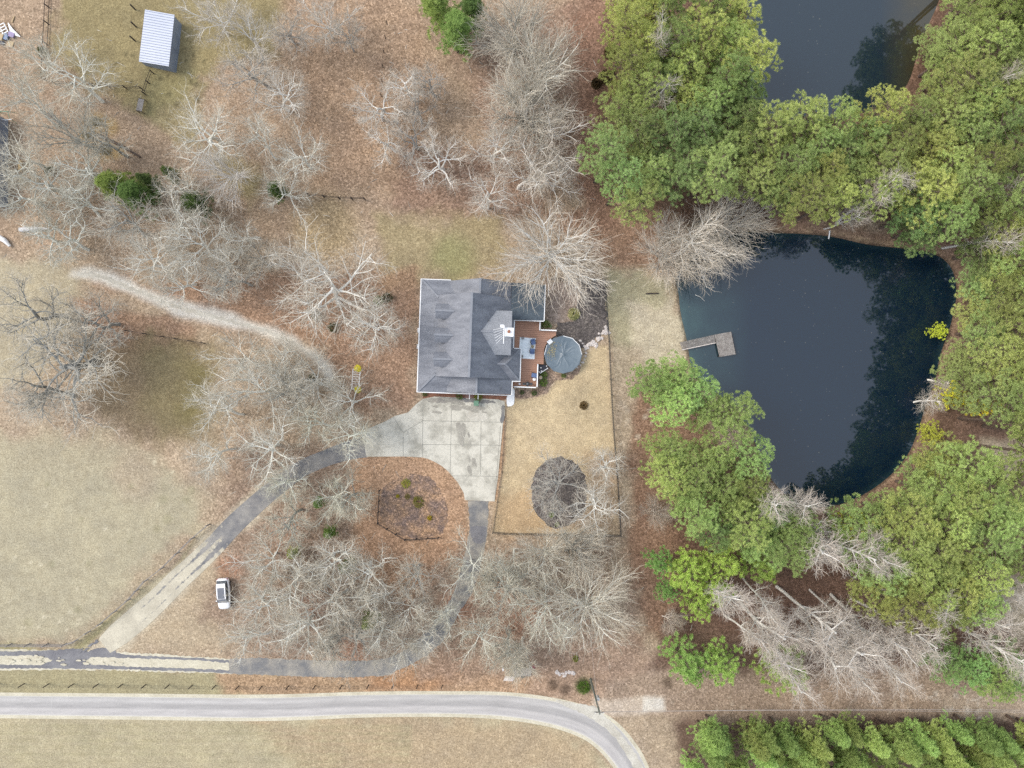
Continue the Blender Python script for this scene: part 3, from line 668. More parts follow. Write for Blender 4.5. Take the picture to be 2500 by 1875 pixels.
# rear corner hip
q = MB()
q.slab([(4.3,-4.28,4.95),(5.5,-4.28,4.95),(7.7,-1.9,3.02),(6.3,-1.9,3.02)], .15)
q.slab([(4.3,-4.28,4.95),(5.5,-4.28,4.95),(7.7,-6.7,3.02),(6.3,-6.7,3.02)], .15)
q.slab([(5.5,-4.28,4.95),(7.7,-1.9,3.02),(7.7,-6.7,3.02)], .15)
hp = q.build("corner_roof", M['shingle'], house)
for a, b in (((4.2,-4.28,5.0),(5.5,-4.28,5.0)),((5.5,-4.28,5.0),(7.65,-6.65,3.07)),((5.5,-4.28,5.0),(7.65,-1.95,3.07))):
    q = MB(); q.bar(a, b, .26, .05); q.build("ridge_cap", M['ridge'], hp)
# patio cover
q = MB(); q.slab([(6.05,7.95,3.5),(6.05,2.5,3.5),(11.0,2.5,2.75),(11.0,7.9,2.75)], .16); pv = q.build("patio_roof", M['shingle_teal'], house)
for yy in (2.7, 5.2, 7.6):
    q = MB(); q.box(10.6,10.74,yy-.07,yy+.07,0,2.65); q.build("post", M['white'], pv)
q = MB(); q.box(11.0,11.14,2.45,7.95,2.58,2.72); q.box(6.6,11.0,2.36,2.48,2.62,2.76); q.build("gutter", M['white'], pv)
# gutters round the eaves
gt = MB()
for x0,x1,y0,y1,z in ((-7.70,-7.56,-8.95,8.12,2.72),(-7.56,-3.15,8.03,8.14,2.72),(-7.56,6.5,-8.98,-8.86,2.72),(6.55,6.68,-8.86,-6.84,2.78),(6.55,7.7,-6.84,-6.71,2.82),(7.7,7.84,-6.84,-1.78,2.82),(6.68,7.7,-1.89,-1.76,2.82),(6.56,6.7,-1.76,2.45,2.82)):
    gt.box(x0,x1,y0,y1,z,z+.15)
gt.build("gutter", M['white'], house)
# porch columns, floor, steps piers
q = MB(); q.box(-7.2,-4.6,-8.4,7.6,0,.5); q.box(-4.6,-2.9,5.4,7.6,0,.5); q.build("porch_floor", M['deck'], house)
for yy in (7.4,4.9,2.4,-.6,-3.2,-5.8,-8.2):
    q = MB(); q.box(-7.2,-7.02,yy-.09,yy+.09,.5,2.75); q.build("porch_column", M['white'], house)
for yy in (.5,-2.0):
    q = MB(); q.box(-8.15,-7.25,yy-.35,yy+.35,0,1.1); q.build("stair_pier", M['white'], house, bevel=.02)
q = MB()
for k in range(3): q.box(-7.2-.3*(3-k),-7.2,-1.6,.1,k*.17,k*.17+.168)
q.build("step", M['wood_grey'], house)
q = MB(); q.box(-4.66,-4.61,-1.3,-.3,.5,2.55); q.build("door", nmat('door_paint', (.12,.05,.04)), house)
for yy in (-4.6,2.4,4.2):
    q = MB(); q.box(-4.65,-4.6,yy-.5,yy+.5,1.3,2.7); wn = q.build("window", M['glass'], house)
    q = MB(); q.box(-4.68,-4.655,yy-.58,yy-.5,1.22,2.78); q.box(-4.68,-4.655,yy+.5,yy+.58,1.22,2.78); q.box(-4.68,-4.655,yy-.5,yy+.5,2.7,2.78); q.box(-4.68,-4.655,yy-.5,yy+.5,1.22,1.3); q.build("frame", M['white'], wn)
for xx in (-1.4,4.2):
    q = MB(); q.box(xx-.5,xx+.5,-8.34,-8.3,1.2,2.5); q.build("window", M['glass'], house)
q = MB(); q.box(.7,2.1,-8.35,-8.3,.1,2.3); q.build("door", M['white'], house)
for xx in (.15,1.48):
    q = MB(); q.box(xx-.05,xx+.05,-9.75,-8.4,.85,.95); q.box(xx-.05,xx+.05,-9.75,-9.65,0,.85); q.box(xx-.05,xx+.05,-9.1,-9.0,0,.85); q.build("hand_rail", M['white'], house)
# roof vents
for x, y, zb in ((2.9,1.9,6.35),(5.0,-8.0,4.1)):
    q = MB(); q.tube([(x,y,zb-.5),(x,y,zb+.3)], .06, 8); q.build("vent_pipe", M['black_metal'], house)
# antenna on the chimney
an = empty("antenna", HL(5.15, .1, 7.1), hz, "white multi-armed television aerial fixed beside the chimney on the roof ridge", "antenna")
q = MB(); q.tube([(0,0,.2),(0,0,2.4)], .03, 6); q.build("mast", M['white'], an)
q = MB(); q.tube([(.05,.9,2.3),(.05,-1.7,2.3)], .06, 6); q.build("boom", M['white'], an)
for k in range(6):
    q = MB(); q.tube([(.05,.6-.25*k,2.3),(-1.5+.1*k,.2-.38*k,2.3)], .022, 5); q.build("arm", M['white'], an)
q = MB(); q.box(-.5,.0,.6,1.0,2.2,2.28); q.build("reflector", M['white'], an)

# deck
dk = empty("deck", HL(6.4,-2), hz, "reddish brown timber deck with white railings between the house and round pool", "deck")
def DL(pts): return [(x-6.4, y+2) for x, y in pts]
dpoly = [(6.75,2.6),(10.45,2.6),(10.45,1.2),(13.05,1.2),(13.05,.5),(12.3,.0),(11.6,-.9),(11.3,-1.7),(11.3,-4.0),(10.4,-4.0),(10.4,-7.65),(6.75,-7.65),(6.75,-6.9),(7.9,-6.9),(7.9,-1.7),(6.75,-1.7)]
q = MB(); q.prism(DL(dpoly), .95, 1.1); q.build("deck_floor", M['deck'], dk)
q = MB()
for k in range(36):
    y = 2.5-.285*k
    x1 = 10.4 if y < -4 or y > 1.2 else (11.25 if y < -.9 else 12.3); x0 = 6.8 if (y > -1.7 or y < -6.9) else 7.95
    q.box(x0-6.4, x1-6.4, y+2-.012, y+2+.012, 1.10, 1.104)
q.build("board_gap", nmat('gap', pc(120,80,62)), dk)
def railing(a, b, name="railing"):
    a = Vector((a[0]-6.4, a[1]+2, 0)); b = Vector((b[0]-6.4, b[1]+2, 0)); q = MB()
    q.bar(a+Vector((0,0,2.05)), b+Vector((0,0,2.05)), .16, .06); q.bar(a+Vector((0,0,1.22)), b+Vector((0,0,1.22)), .06, .08)
    n = max(1, int((b-a).length/.14))
    for k in range(n+1):
        p = a.lerp(b, k/n); q.box(p.x-.02, p.x+.02, p.y-.02, p.y+.02, 1.24, 2.03)
    m_ = max(1, round((b-a).length/1.8))
    for k in range(m_+1):
        p = a.lerp(b, k/m_); q.box(p.x-.06, p.x+.06, p.y-.06, p.y+.06, 0, 2.1)
    q.build(name, M['white'], dk)
railing((10.5,2.4),(10.5,1.15)); railing((10.7,1.15),(13.0,1.15)); railing((10.4,-4.1),(10.4,-7.45)); railing((10.2,-7.6),(6.95,-7.6))

# things on the deck
rgp = HL(8.72, -1.65, 1.106)
rug = MB(); rug.box(-1.22,1.22,-1.6,1.6,0,.012); ro = rug.build("rug", M['rug'], label="pale rectangular rug with thin branching lines lying on the brown deck", cat="rug"); ro.location = rgp; ro.rotation_euler[2] = hz-.03
q = MB(); rr_ = random.Random(3)
for k in range(5):
    y = -1.3+.65*k; q.bar((-1.2,y,.0125),(1.2,y+rr_.uniform(-.05,.05),.0125),.04,.004)
for k in range(6):
    a = rr_.uniform(-1,1); q.bar((a,rr_.uniform(-1.5,1.5),.0135),(a+rr_.uniform(-.5,.5),rr_.uniform(-1.5,1.5),.0135),.05,.004)
q.build("printed_line", nmat('rug_line', (.62,.72,.75)), ro)
def chair(p, rz, label):
    c = empty("patio_chair", p, rz, label, "chair", "blue chairs on the deck")
    q = MB(); q.box(-.33,.33,-.33,.33,.30,.42); q.build("seat", M['blue'], c, bevel=.03)
    q = MB(); q.bar((0,.30,.40),(0,.46,.95),.66,.1,(0,1,0)); q.build("backrest", M['blue'], c, bevel=.02)
    for sx in (-1,1):
        q = MB(); q.bar((sx*.4,-.32,.58),(sx*.4,.36,.58),.07,.04); q.build("armrest", M['wood_dark'], c)
        for sy in (-1,1):
            q = MB(); q.box(sx*.4-.025,sx*.4+.025,sy*.32-.025,sy*.32+.025,0,.57); q.build("leg", M['wood_dark'], c)
    return c
chair(HL(9.6, -.75, 1.12), hz+.25, "blue cushioned patio chair on the pale rug, north of the little round table")
chair(HL(9.5, -2.05, 1.12), hz+math.pi-.1, "blue cushioned patio chair on the pale rug, south of the little round table")
chair(HL(9.85, -5.75, 1.10), hz-1.7, "blue patio chair against the white railing near the round white pot")
t_ = empty("side_table", HL(9.5,-1.4,1.12), 0, "small round woven tan table between the two blue chairs on the rug", "table")
q = MB(); q.tube([(0,0,.42),(0,0,.46)], .24, 16); q.build("table_top", M['brass'], t_)
for k in range(3):
    a = 2.1*k; q = MB(); q.tube([(.18*math.cos(a),.18*math.sin(a),.42),(.1*math.cos(a+.5),.1*math.sin(a+.5),0)], .015, 6); q.build("leg", M['black_metal'], t_)
def pot(p, r_, h_, label, mat_='pot', plant=None, cat="pot"):
    o = empty("planter", p, 0, label, cat)
    q = MB(); q.tube([(0,0,0),(0,0,h_*.2),(0,0,h_*.92),(0,0,h_)], [r_*.7,r_*.85,r_,r_*1.05], 14); q.build("pot", M[mat_], o)
    if plant:
        q = MB(); q.tube([(0,0,h_*1.0+.003),(0,0,h_+.02)], r_*.85, 12); q.build("soil", M[plant], o)
    return o
pot(HL(7.98,-.15,1.12), .2, .5, "round dark lantern planter on the upper left corner of the rug", 'curtain', 'wood_grey')
pot(HL(7.95,-2.95,1.12), .2, .5, "round dark lantern planter on the lower left corner of the rug", 'curtain', 'wood_grey')
pot(HL(9.95,-6.35,1.1), .24, .55, "round white pot beside the blue chair at the deck railing", 'pot')
pot(HL(7.75,-7.15,1.1), .15, .35, "small round white pot near the bottom railing of the deck", 'pot')
pot(HL(10.95,-6.05,0), .24, .9, "pinkish round urn outside the railing between green shrubs", 'rock', 'tan')
gr = empty("grill", HL(8.95,-7.1,1.1), hz, "black kettle grill with side shelf at the bottom of the deck", "grill")
q = MB(); q.blob((0,0,.75), .36, 14, 8, 1, 0.0, .7); q.build("bowl", M['black_metal'], gr, smooth=True)
q = MB(); q.box(-.75,-.38,-.2,.2,.74,.78); q.box(.38,.75,-.2,.2,.74,.78); q.build("shelf", M['black_metal'], gr)
q = MB(); q.bar((-.1,.0,1.03),(.1,.0,1.03),.05,.04); q.build("handle", M['rim'], gr)
for k in range(3):
    a = 2.1*k+.4; q = MB(); q.tube([(.2*math.cos(a),.2*math.sin(a),.55),(.35*math.cos(a),.35*math.sin(a),0)], .02, 6); q.build("leg", M['black_metal'], gr)
# little black water garden beside the railing
wg = empty("water_garden", HL(10.95,-4.65), hz, "small dark tub garden with white pots between railing and round pool", "tub garden")
q = MB(); q.prism([(-.45,.55),(.9,.55),(1.1,.1),(-.1,-.75),(-.45,-.7)], 0, .5); q.build("tub", M['curtain'], wg)
q = MB()
for a,b in (((1.1,.1),(-.1,-.75)),): q.bar((a[0],a[1],.52),(b[0],b[1],.52),.09,.06)
q.build("rim", M['white'], wg)
for x,y in ((0,.1),(.1,-.4),(.85,.4),(1.0,.05),(-.2,-.55)):
    q = MB(); q.tube([(x,y,.5),(x,y,.62)], .1, 8); q.build("pot", M['pot'], wg)

# pool
pl = empty("pool", HL(14.22,-2.43), 0, "round above-ground pool under a creased blue-grey cover beside the deck", "swimming pool")
Rp = 2.82
q = MB()
for k in range(12):
    a0 = 2*math.pi*k/12; a1 = 2*math.pi*(k+1)/12
    v = []
    for a in (a0, a1):
        for rad in (Rp-.06, Rp):
            for z in (0, 1.28): v.append((rad*math.cos(a), rad*math.sin(a), z))
    q.add(v, [(0,1,5,4),(2,6,7,3),(1,3,7,5),(0,4,6,2)])
q.build("pool_wall", M['siding'], pl)
for k in range(12):
    a0 = 2*math.pi*k/12; a1 = 2*math.pi*(k+1)/12; v = []
    for a in (a0, a1):
        for rad in (Rp-.16, Rp+.08): v.append((rad*math.cos(a), rad*math.sin(a)))
    q = MB(); q.prism([v[0],v[1],v[3],v[2]], 1.285, 1.33); q.build("rim_plate", M['cover'] if k not in (0,1,2,5) else M['white'], pl)
v = []; f = []; nr, na = 26, 96
folds = [(.35,.16),(1.0,.1),(1.35,.14),(2.2,.12),(3.9,.16),(4.15,.12),(4.9,.1),(5.6,.1),(.05,.1)]
for i in range(nr+1):
    rr2 = i/nr
    for k in range(na):
        a = 2*math.pi*k/na; edge_ = math.cos(math.pi/12)/math.cos((a % (math.pi/6))-math.pi/12)
        rad = rr2*(Rp-.02)*edge_
        z = 1.36 - .22*(1-rr2**2) + .03*math.sin(5*a+3*rr2)*rr2*(1-rr2)*2
        for fa, am in folds:
            da = math.atan2(math.sin(a-fa-.3*math.sin(3*rr2)), math.cos(a-fa-.3*math.sin(3*rr2)))
            z += am*math.exp(-(da*max(rr2,.15)*Rp/.10)**2)*rr2*(1.05-rr2)*2.2
        z += .22*math.exp(-(rr2/.12)**2)
        v.append((rad*math.cos(a), rad*math.sin(a), z))
for i in range(nr):
    for k in range(na): f.append((i*na+k, (i+1)*na+k, (i+1)*na+(k+1)%na, i*na+(k+1)%na))
q = MB(); q.add(v, f); q.build("cover", M['cover'], pl, smooth=True)
q = MB(); rr_ = random.Random(8)
for k in range(150):
    a = rr_.gauss(2.75,.33); rad = rr_.uniform(.45,.88)*Rp; z = 1.36-.22*(1-(rad/Rp)**2)+.16
    p = Vector((rad*math.cos(a), rad*math.sin(a), z)); b_ = rr_.uniform(0,6.28); d = Vector((math.cos(b_), math.sin(b_), 0))*.07
    e_ = Vector((-d.y, d.x, 0))*.6; q.add([p-d, p+e_, p+d, p-e_], [(0,1,2,3)])
q.build("leaf_litter", M['straw'], pl)
ld = MB()
ld.box(-.32,.32,-.36,.36,1.4,1.46)
for sx in (-1,1): ld.tube([(sx*.28,-.3,0),(sx*.28,-.3,1.4),(sx*.28,-.1,1.75),(sx*.28,.1,1.75),(sx*.28,.3,1.4),(sx*.28,.3,.3)], .03, 6)
for k in range(4): ld.box(-.28,.28,-.38,-.25,.2+.3*k,.24+.3*k)
lo = ld.build("pool_ladder", M['white'], label="white plastic pool ladder straddling the pool rim by the deck", cat="ladder"); lo.location = HL(12.15,-.55); lo.rotation_euler[2] = hz-.85

# ---------------------------------------------------------------- plants
def blade_clump(mb, c, rad, n, length, width, rnd, up=.3, flat=.8):
    for _ in range(n):
        a = rnd.uniform(0, 2*math.pi); u = rnd.uniform(-1+up, 1)
        s_ = math.sqrt(max(0, 1-u*u)); d = Vector((s_*math.cos(a), s_*math.sin(a), u))
        L = length*rnd.uniform(.7, 1.15); b = c + d*rad; t2 = b + d*L
        sd_ = d.cross(Vector((rnd.uniform(-1,1), rnd.uniform(-1,1), rnd.uniform(-1,1)))).normalized()*width
        mb.add([b-sd_, b+sd_, t2], [(0,1,2)])
def shrub_mesh(seed, r_, h_, n=260, blade=.12, mat_='leaf'):
    rnd = random.Random(seed); mb = MB()
    for k in range(n):
        a = rnd.uniform(0, 6.283); u = rnd.random(); s_ = math.sqrt(1-u*u)
        rr2 = rnd.uniform(.55, 1.0)
        c = Vector((r_*s_*rr2*math.cos(a), r_*s_*rr2*math.sin(a), .1+h_*u*rr2))
        blade_clump(mb, c, .0, 7, blade, blade*.25, rnd, .7)
    return mb.mesh("foliage", M[mat_])
SH = [shrub_mesh(k, 1.0, 1.0) for k in range(3)]
SHY = shrub_mesh(9, 1.0, 1.0, 260, .16, 'yellowleaf')
stem_m = None
def stems(seed):
    rnd = random.Random(seed); mb = MB()
    for k in range(9):
        a = rnd.uniform(0, 6.28); mb.tube([(0,0,0),(.4*math.cos(a),.4*math.sin(a),.45),(.75*math.cos(a),.75*math.sin(a),.8)], [.035,.025,.01], 4)
    return mb.mesh("stem", M['bark'])
STEM = stems(1)
def shrub(px, py, r_, h_, label, tint=(1,1,1), group=None, mesh=None, name="shrub", cat="shrub"):
    o = empty(name, P(px, py), random.Random(px*7+py).uniform(0,6.28), label, cat, group)
    for nm, me in (("foliage", mesh or SH[int(px+py) % 3]), ("stem", STEM)):
        c = bpy.data.objects.new(nm, me); C.objects.link(c); c.parent = o; c.scale = (r_, r_, h_)
        c.color = (*tint, 1)
    return o
G = (1.3,1.5,.9); DG = (.75,.95,.8)
shrub(1121.5,967,.62,.9,"round dark green shrub left of the brick walk under the eave",(1.0,1.15,.8))
shrub(1168,969,.75,.9,"larger yellowish green shrub right of the brick walk under the eave",(1.6,1.5,.6))
shrub(1038,962,.45,.5,"small bluish green shrub at the left end of the house foundation bed",DG)
shrub(1327.5,914.5,.62,.8,"bright green shrub outside the deck railing, nearer the pool",G)
shrub(1326.8,933.5,.72,.8,"bright green shrub outside the deck railing, nearer the lawn",G)
shrub(1376,917,.42,.6,"small green shrub at the foot of the round pool",(1.2,1.5,.8))
shrub(1274,957.5,.4,.5,"dark green shrub below the deck, left one of two",DG)
shrub(1304,959.5,.5,.5,"dark green shrub below the deck, right one of two",DG)
shrub(1333,792,.72,.9,"bright green shrub in the railing corner under the patio roof",G)
shrub(1344,797,.26,.4,"tiny pale blue-white plant beside the railing corner shrub",(3.5,3.2,6))
shrub(1320,798,.22,.4,"tiny white flowered plant left of the railing corner shrub",(4,3.5,8))
shrub(1424,1676,1.1,1.0,"low green bush at the roadside next to the utility pole",(.9,1.1,.6))
shrub(1405,1607,.55,.6,"small yellow-green bush below the bare trees near the white rocks",(1.7,1.5,.4))
shrub(1347,1256,.5,.5,"small yellow-green bush in the round bed, upper one",(1.6,1.6,.4))
shrub(1360,1280,.4,.4,"small yellow-green bush in the round bed, lower one",(1.5,1.5,.5))
shrub(971.5,1211,.32,.6,"small bright yellow flowering bush in the fenced island bed, upper left",(1,1,.6),None,SHY)
shrub(1049.6,1264,.42,.6,"small bright yellow flowering bush in the fenced island bed, lower right",(1,.9,.6),None,SHY)
for px, py, r_, lb in ((1021,1226,1.0,"long olive clump near the middle of the island bed"),(995,1212,.5,"small olive clump beside the upper yellow bush in the island bed"),(991,1180,.8,"tan grassy tuft at the top of the island bed")):
    shrub(px,py,r_,.5,lb,(1.6,1.05,.75) if 'olive' in lb else (2.6,1.9,1.0),None,None,"grass_clump","plant")
def grass_clump(px, py, r_, h_, label, mat_='blades', n=420, seed=1, cat="plant", name="ornamental_grass"):
    rnd = random.Random(seed); mb = MB()
    for k in range(n):
        a = rnd.uniform(0, 6.28); l_ = rnd.uniform(.5, 1.0); o_ = rnd.uniform(0, .8)*r_*.7
        b = Vector((o_*math.cos(a), o_*math.sin(a), 0)); m_ = b+Vector((math.cos(a+2), math.sin(a+2), 0))*r_*l_*.2+Vector((0,0,h_*l_)); t2 = b+Vector((math.cos(a+2), math.sin(a+2), 0))*r_*l_*.5+Vector((0,0,h_*.35*l_))
        sd_ = Vector((-math.sin(a), math.cos(a), 0))*.03; mb.add([b-sd_, b+sd_, m_+sd_, m_-sd_, t2], [(0,1,2,3), (3,2,4)])
    o = mb.build(name, M[mat_], label=label, cat=cat); o.location = P(px, py); o.color = (1,1,1,1); return o
grass_clump(1401,767,1.9,.6,"yellow spiky ornamental grass in the litter patch beside the dark mulch")
for k, (px,py,r_,lb) in enumerate(((235,298,1.5,"largest tan straw heap under the bare trees at upper left"),(258,366,1.6,"tan straw heap lying beside the long dark fallen trunk"),(212,332,1.1,"smaller tan straw heap left of the long fallen trunk"))):
    grass_clump(px,py,r_,.5,lb,'straw',500,k+5,"straw heap","straw_heap")
grass_clump(1425,990,1.3,.3,"round brown dead brush tuft alone on the tan lawn",'straw',300,12,"brush").color = (.45,.36,.3,1)

# ---------------------------------------------------------------- bare trees
def grow(tr, tw, rnd, p, d, L, rad, lev, spec):
    nseg = (7,6,4,3,2)[lev]; pts = [p.copy()]; rads = [rad]; q = p.copy(); dd = d.copy(); wob_ = spec['wob']*(1, 1, 1.2, 1.3, 1.4)[lev]
    for i in range(nseg):
        dd = (dd + Vector((rnd.gauss(0,1), rnd.gauss(0,1), rnd.gauss(0,.6)))*wob_ + Vector((0,0,spec['up'][lev]))).normalized()
        q = q + dd*(L/nseg); pts.append(q.copy()); rads.append(rad*(1-(i+1)/nseg*(.55 if lev == 0 else .75))+.003)
    (tr if lev <= (1 if spec['len'][0] > 14 else 2) else tw).tube(pts, rads, (8,6,4,3,3)[lev], cap=(lev < 2))
    if lev >= spec.get('levels', 4): return
    nch = spec['n'][lev]; s0 = spec['start'][lev]
    for c in range(nch):
        t_ = s0 + (1-s0)*(c+rnd.random()*.8)/nch; t_ = min(t_, .99)
        k = int(t_*nseg); fr = t_*nseg-k; b = pts[k].lerp(pts[k+1], fr); bd = (pts[k+1]-pts[k]).normalized()
        ang = R(rnd.gauss(*spec['ang'][lev])); az = c*2.399+rnd.uniform(-.5,.5)
        o1 = bd.orthogonal().normalized(); o2 = bd.cross(o1)
        nd = (bd*math.cos(ang) + (o1*math.cos(az)+o2*math.sin(az))*math.sin(ang)).normalized()
        cr = rads[k]*(.62 if lev == 0 else .5); cr = max(cr, spec['rmin'][lev+1])
        LL = spec['len'][lev+1]*rnd.uniform(.7,1.2)*(1-.35*max(0,(t_-s0))/(1-s0+1e-6) if lev < 2 else 1)
        grow(tr, tw, rnd, b, nd, LL, cr, lev+1, spec)
def bare(seed, **k):
    spec = dict(wob=.13, up=(.05,.06,.04,.03,.02), n=(9,8,6,3), start=(.35,.25,.2,.15), ang=((52,10),(45,12),(42,14),(40,14)),
                len=(8.0,5.6,2.8,1.5,.8), rmin=(.2,.10,.048,.021,.011)); spec.update(k)
    rnd = random.Random(seed); tr = MB(); tw = MB()
    grow(tr, tw, rnd, Vector((0,0,-.1)), Vector((rnd.uniform(-.08,.08), rnd.uniform(-.08,.08), 1)).normalized(), spec['len'][0], spec.get('r0', .26), 0, spec)
    return tr.mesh("trunk", M['pale_bark']), tw.mesh("crown", M['twig'])
BV = {'wide': [bare(k) for k in (1,2,3)]+[bare(k, len=(6.0,7.5,3.2,1.5,.8), n=(9,10,6,3), ang=((58,10),(38,12),(40,14),(40,14)), up=(.05,.045,.04,.03,.02), wob=.15) for k in (5,6)],
      'gnarl': [bare(k, wob=.26, len=(6.5,6.2,2.8,1.4,.7), r0=.32, n=(7,9,6,4), ang=((62,12),(50,15),(50,18),(45,16))) for k in (11,12,13)],
      'fan': [bare(21, wob=.07, n=(14,10,6,3), start=(.25,.15,.12,.1), len=(4.5,6.5,3.6,2.0,1.0), ang=((42,14),(26,8),(26,8),(28,9)), up=(.02,.03,.02,.02,.02), r0=.3, rmin=(.2,.08,.042,.021,.011)),
              bare(22, wob=.08, n=(12,10,5,3), start=(.25,.15,.12,.1), len=(5.0,6.0,3.2,1.8,.9), ang=((44,14),(28,8),(28,9),(30,9)), up=(.02,.04,.02,.02,.02), r0=.25, rmin=(.2,.08,.042,.021,.011))],
      'tall': [bare(k, wob=.05, n=(14,6,5,3), start=(.4,.2,.15,.15), len=(17,3.6,1.6,.9,.5), ang=((34,8),(38,10),(36,12),(36,12)), r0=.2, rmin=(.15,.05,.028,.016,.010)) for k in (31,32,33)]}
def dims(v):                 # real height and crown radius of a variant
    co = np.array([tuple(x.co) for x in v[1].vertices]); rr5 = np.percentile(np.hypot(co[:,0], co[:,1]), 90)
    return float(co[:,2].max()), float(rr5)
BH = {k: [dims(v) for v in vv] for k, vv in BV.items()}
ORD = ["first","second","third","fourth","fifth","sixth","seventh","eighth","ninth","tenth","eleventh","twelfth","thirteenth","fourteenth","fifteenth","sixteenth","seventeenth","eighteenth","nineteenth","twentieth","twenty-first","twenty-second","twenty-third","twenty-fourth","twenty-fifth","twenty-sixth"]
def in_pond(b_, m_=-.7):
    px_, py_ = np.array([[b_.x]]), np.array([[b_.y]])
    return sdist(PW1, px_, py_)[0,0] > m_ or sdist(PW2, px_, py_)[0,0] > m_
PW1, PW2 = W(POND1), W(POND2)
def place_tree(name, label, cat, group, px, py, height, rad_m, variant, nom, tt=(1,1,1), tc_=(1,1,1), frac=.68, seed=0):
    while frac and height > 4.5 and in_pond(P(px, py, height*frac)): height *= .88
    rnd = random.Random(seed); h0, r0 = nom; sz = height/h0; sr = rad_m/r0
    o = empty(name, P(px, py, 0) if frac == 0 else Vector((*P(px, py, height*frac)[:2], 0)), rnd.uniform(0, 6.28), label, cat, group)
    for nm, me, cl in (("trunk", variant[0], tt), ("crown", variant[1], tc_)):
        c = bpy.data.objects.new(nm, me); C.objects.link(c); c.parent = o; c.scale = (sr, sr, sz); c.color = (*cl, 1)
    return o
def cap_(s): return s
# zone phrase -> list of (ox, oy, r) in overview units, style, height, look word
BT = [
 ("the upper left corner trees", 'wide', 12, [(60,110,60),(150,170,75),(50,230,70),(130,280,75),(210,300,60),(30,330,60)], (1.0,1.0,.93)),
 ("the left edge thicket", 'gnarl', 11, [(30,420,60),(90,400,60),(60,500,60),(150,440,65),(130,520,60),(180,370,60)], (.95,.97,.92)),
 ("the top centre-left row", 'wide', 12, [(450,25,65),(530,60,60),(600,40,65),(690,30,60),(540,140,70),(590,200,60),(740,60,45)], (1,.98,.95)),
 ("the trees below the shed", 'wide', 12, [(430,270,85),(560,310,60),(640,330,65),(610,400,60),(390,400,50)], (1,1,.95)),
 ("the knotty trees above the house", 'gnarl', 10, [(810,225,60),(880,175,45),(930,170,40),(890,290,55),(950,340,60),(840,300,50),(900,235,45)], (1.02,1,.98)),
 ("the top centre trees", 'fan', 14, [(1145,50,105),(1160,140,100),(1130,220,95)], (1.06,1.05,1.0)),
 ("the spreading trees left of the grove", 'wide', 12, [(1180,290,95),(1120,370,85),(1200,380,60),(1060,310,60),(1050,420,55)], (1,.97,.94)),
 ("the thicket above the sand track", 'wide', 12, [(250,480,70),(340,470,85),(410,520,75),(300,560,70),(380,600,70),(470,560,60),(520,490,55),(500,600,55),(550,560,50)], (1,1,.96)),
 ("the trees before the house", 'wide', 13, [(700,640,120),(640,590,75),(785,690,72)], (.97,.95,.91)),
 ("the old trees at the field edge", 'gnarl', 13, [(120,770,125),(60,670,85),(70,860,90),(190,690,65)], (.98,.98,.94)),
 ("the trees above the drive bend", 'wide', 12, [(515,785,72),(590,815,70),(550,840,95),(660,830,85),(745,870,65),(620,880,80),(480,900,75),(460,980,55),(560,970,75)], (1,1,.95)),
 ("the trees left of the island", 'wide', 11.5, [(690,925,62),(760,940,60),(722,1085,58),(620,1120,60),(600,1050,55),(750,1080,55)], (.97,1,.92)),
 ("the wood beside the car", 'wide', 12, [(560,1220,70),(540,1310,70),(620,1280,85),(640,1370,85),(550,1400,65),(700,1220,65)], (1,1,.95)),
 ("the wood in the drive loop", 'wide', 12, [(720,1310,85),(780,1240,65),(760,1390,75),(690,1430,60),(830,1310,60),(810,1385,52),(860,1420,50),(930,1395,45),(890,1250,55),(880,1330,48)], (.98,.98,.93)),
 ("the wood below the yard", 'wide', 12.5, [(1075,1250,70),(1040,1390,60),(1110,1280,85),(1100,1400,55),(1180,1330,75),(1110,1210,45),(1010,1240,62),(985,1340,52)], (.97,.99,.92)),
 ("the thicket below the yard corner", 'fan', 12, [(1270,1330,95),(1230,1215,80),(1180,1210,60),(1130,1420,55)], (1.05,1.04,.98)),
 ("the trees in the round bed", 'wide', 9.5, [(1205,1050,72),(1285,1090,62),(1310,1020,45)], (1,1.0,.98)),
 ("the trees on the pond bank", 'fan', 11, [(1480,495,100),(1445,545,70),(1575,485,85)], (1.2,1.16,1.12)),
]
cnt = 0
for zone, style, ht, lst, tint in BT:
    lst = sorted(lst); 
    for i, (ox, oy, r_) in enumerate(lst):
        cnt += 1; rnd = random.Random(cnt*13)
        vv = BV[style][cnt % len(BV[style])]
        size = "large" if r_ >= 90 else ("small" if r_ <= 55 else "pale")
        pos = ("leftmost" if i == 0 else ("rightmost" if i == len(lst)-1 else ORD[i]+" from left"))
        lab = f"{size} leafless tree, {pos} of {zone}"
        hh = ht*rnd.uniform(.88,1.1)*(1.0 if r_ > 70 else .88)
        rad = r_*1.08*1.1302/S*(1-hh*.65/H)
        dark = .34 if 'field edge' in zone else rnd.choice((.42,.85,1,1,1,1,1.05))
        place_tree("bare_tree", lab, "tree", "leafless trees around the house", ox*1.1302, oy*1.1302, hh, rad, vv, BH[style][cnt % len(BV[style])], tuple(x*dark for x in tint), tint, .68, cnt)
place_tree("bare_tree", "bushy silver-white leafless tree overhanging the patio roof corner", "tree", "leafless trees around the house", 1352, 612, 11.5, 7.7, BV['fan'][0], BH['fan'][0], (1,1,1), (1.12,1.1,1.08), .62, 77)
place_tree("bare_tree", "bright white leafless tree standing just above the dark evergreens at left", "tree", "leafless trees around the house", 536, 385, 12, 5.2, BV['fan'][1], BH['fan'][1], (1.05,1.03,1.03), (1.12,1.1,1.1), .68, 78)
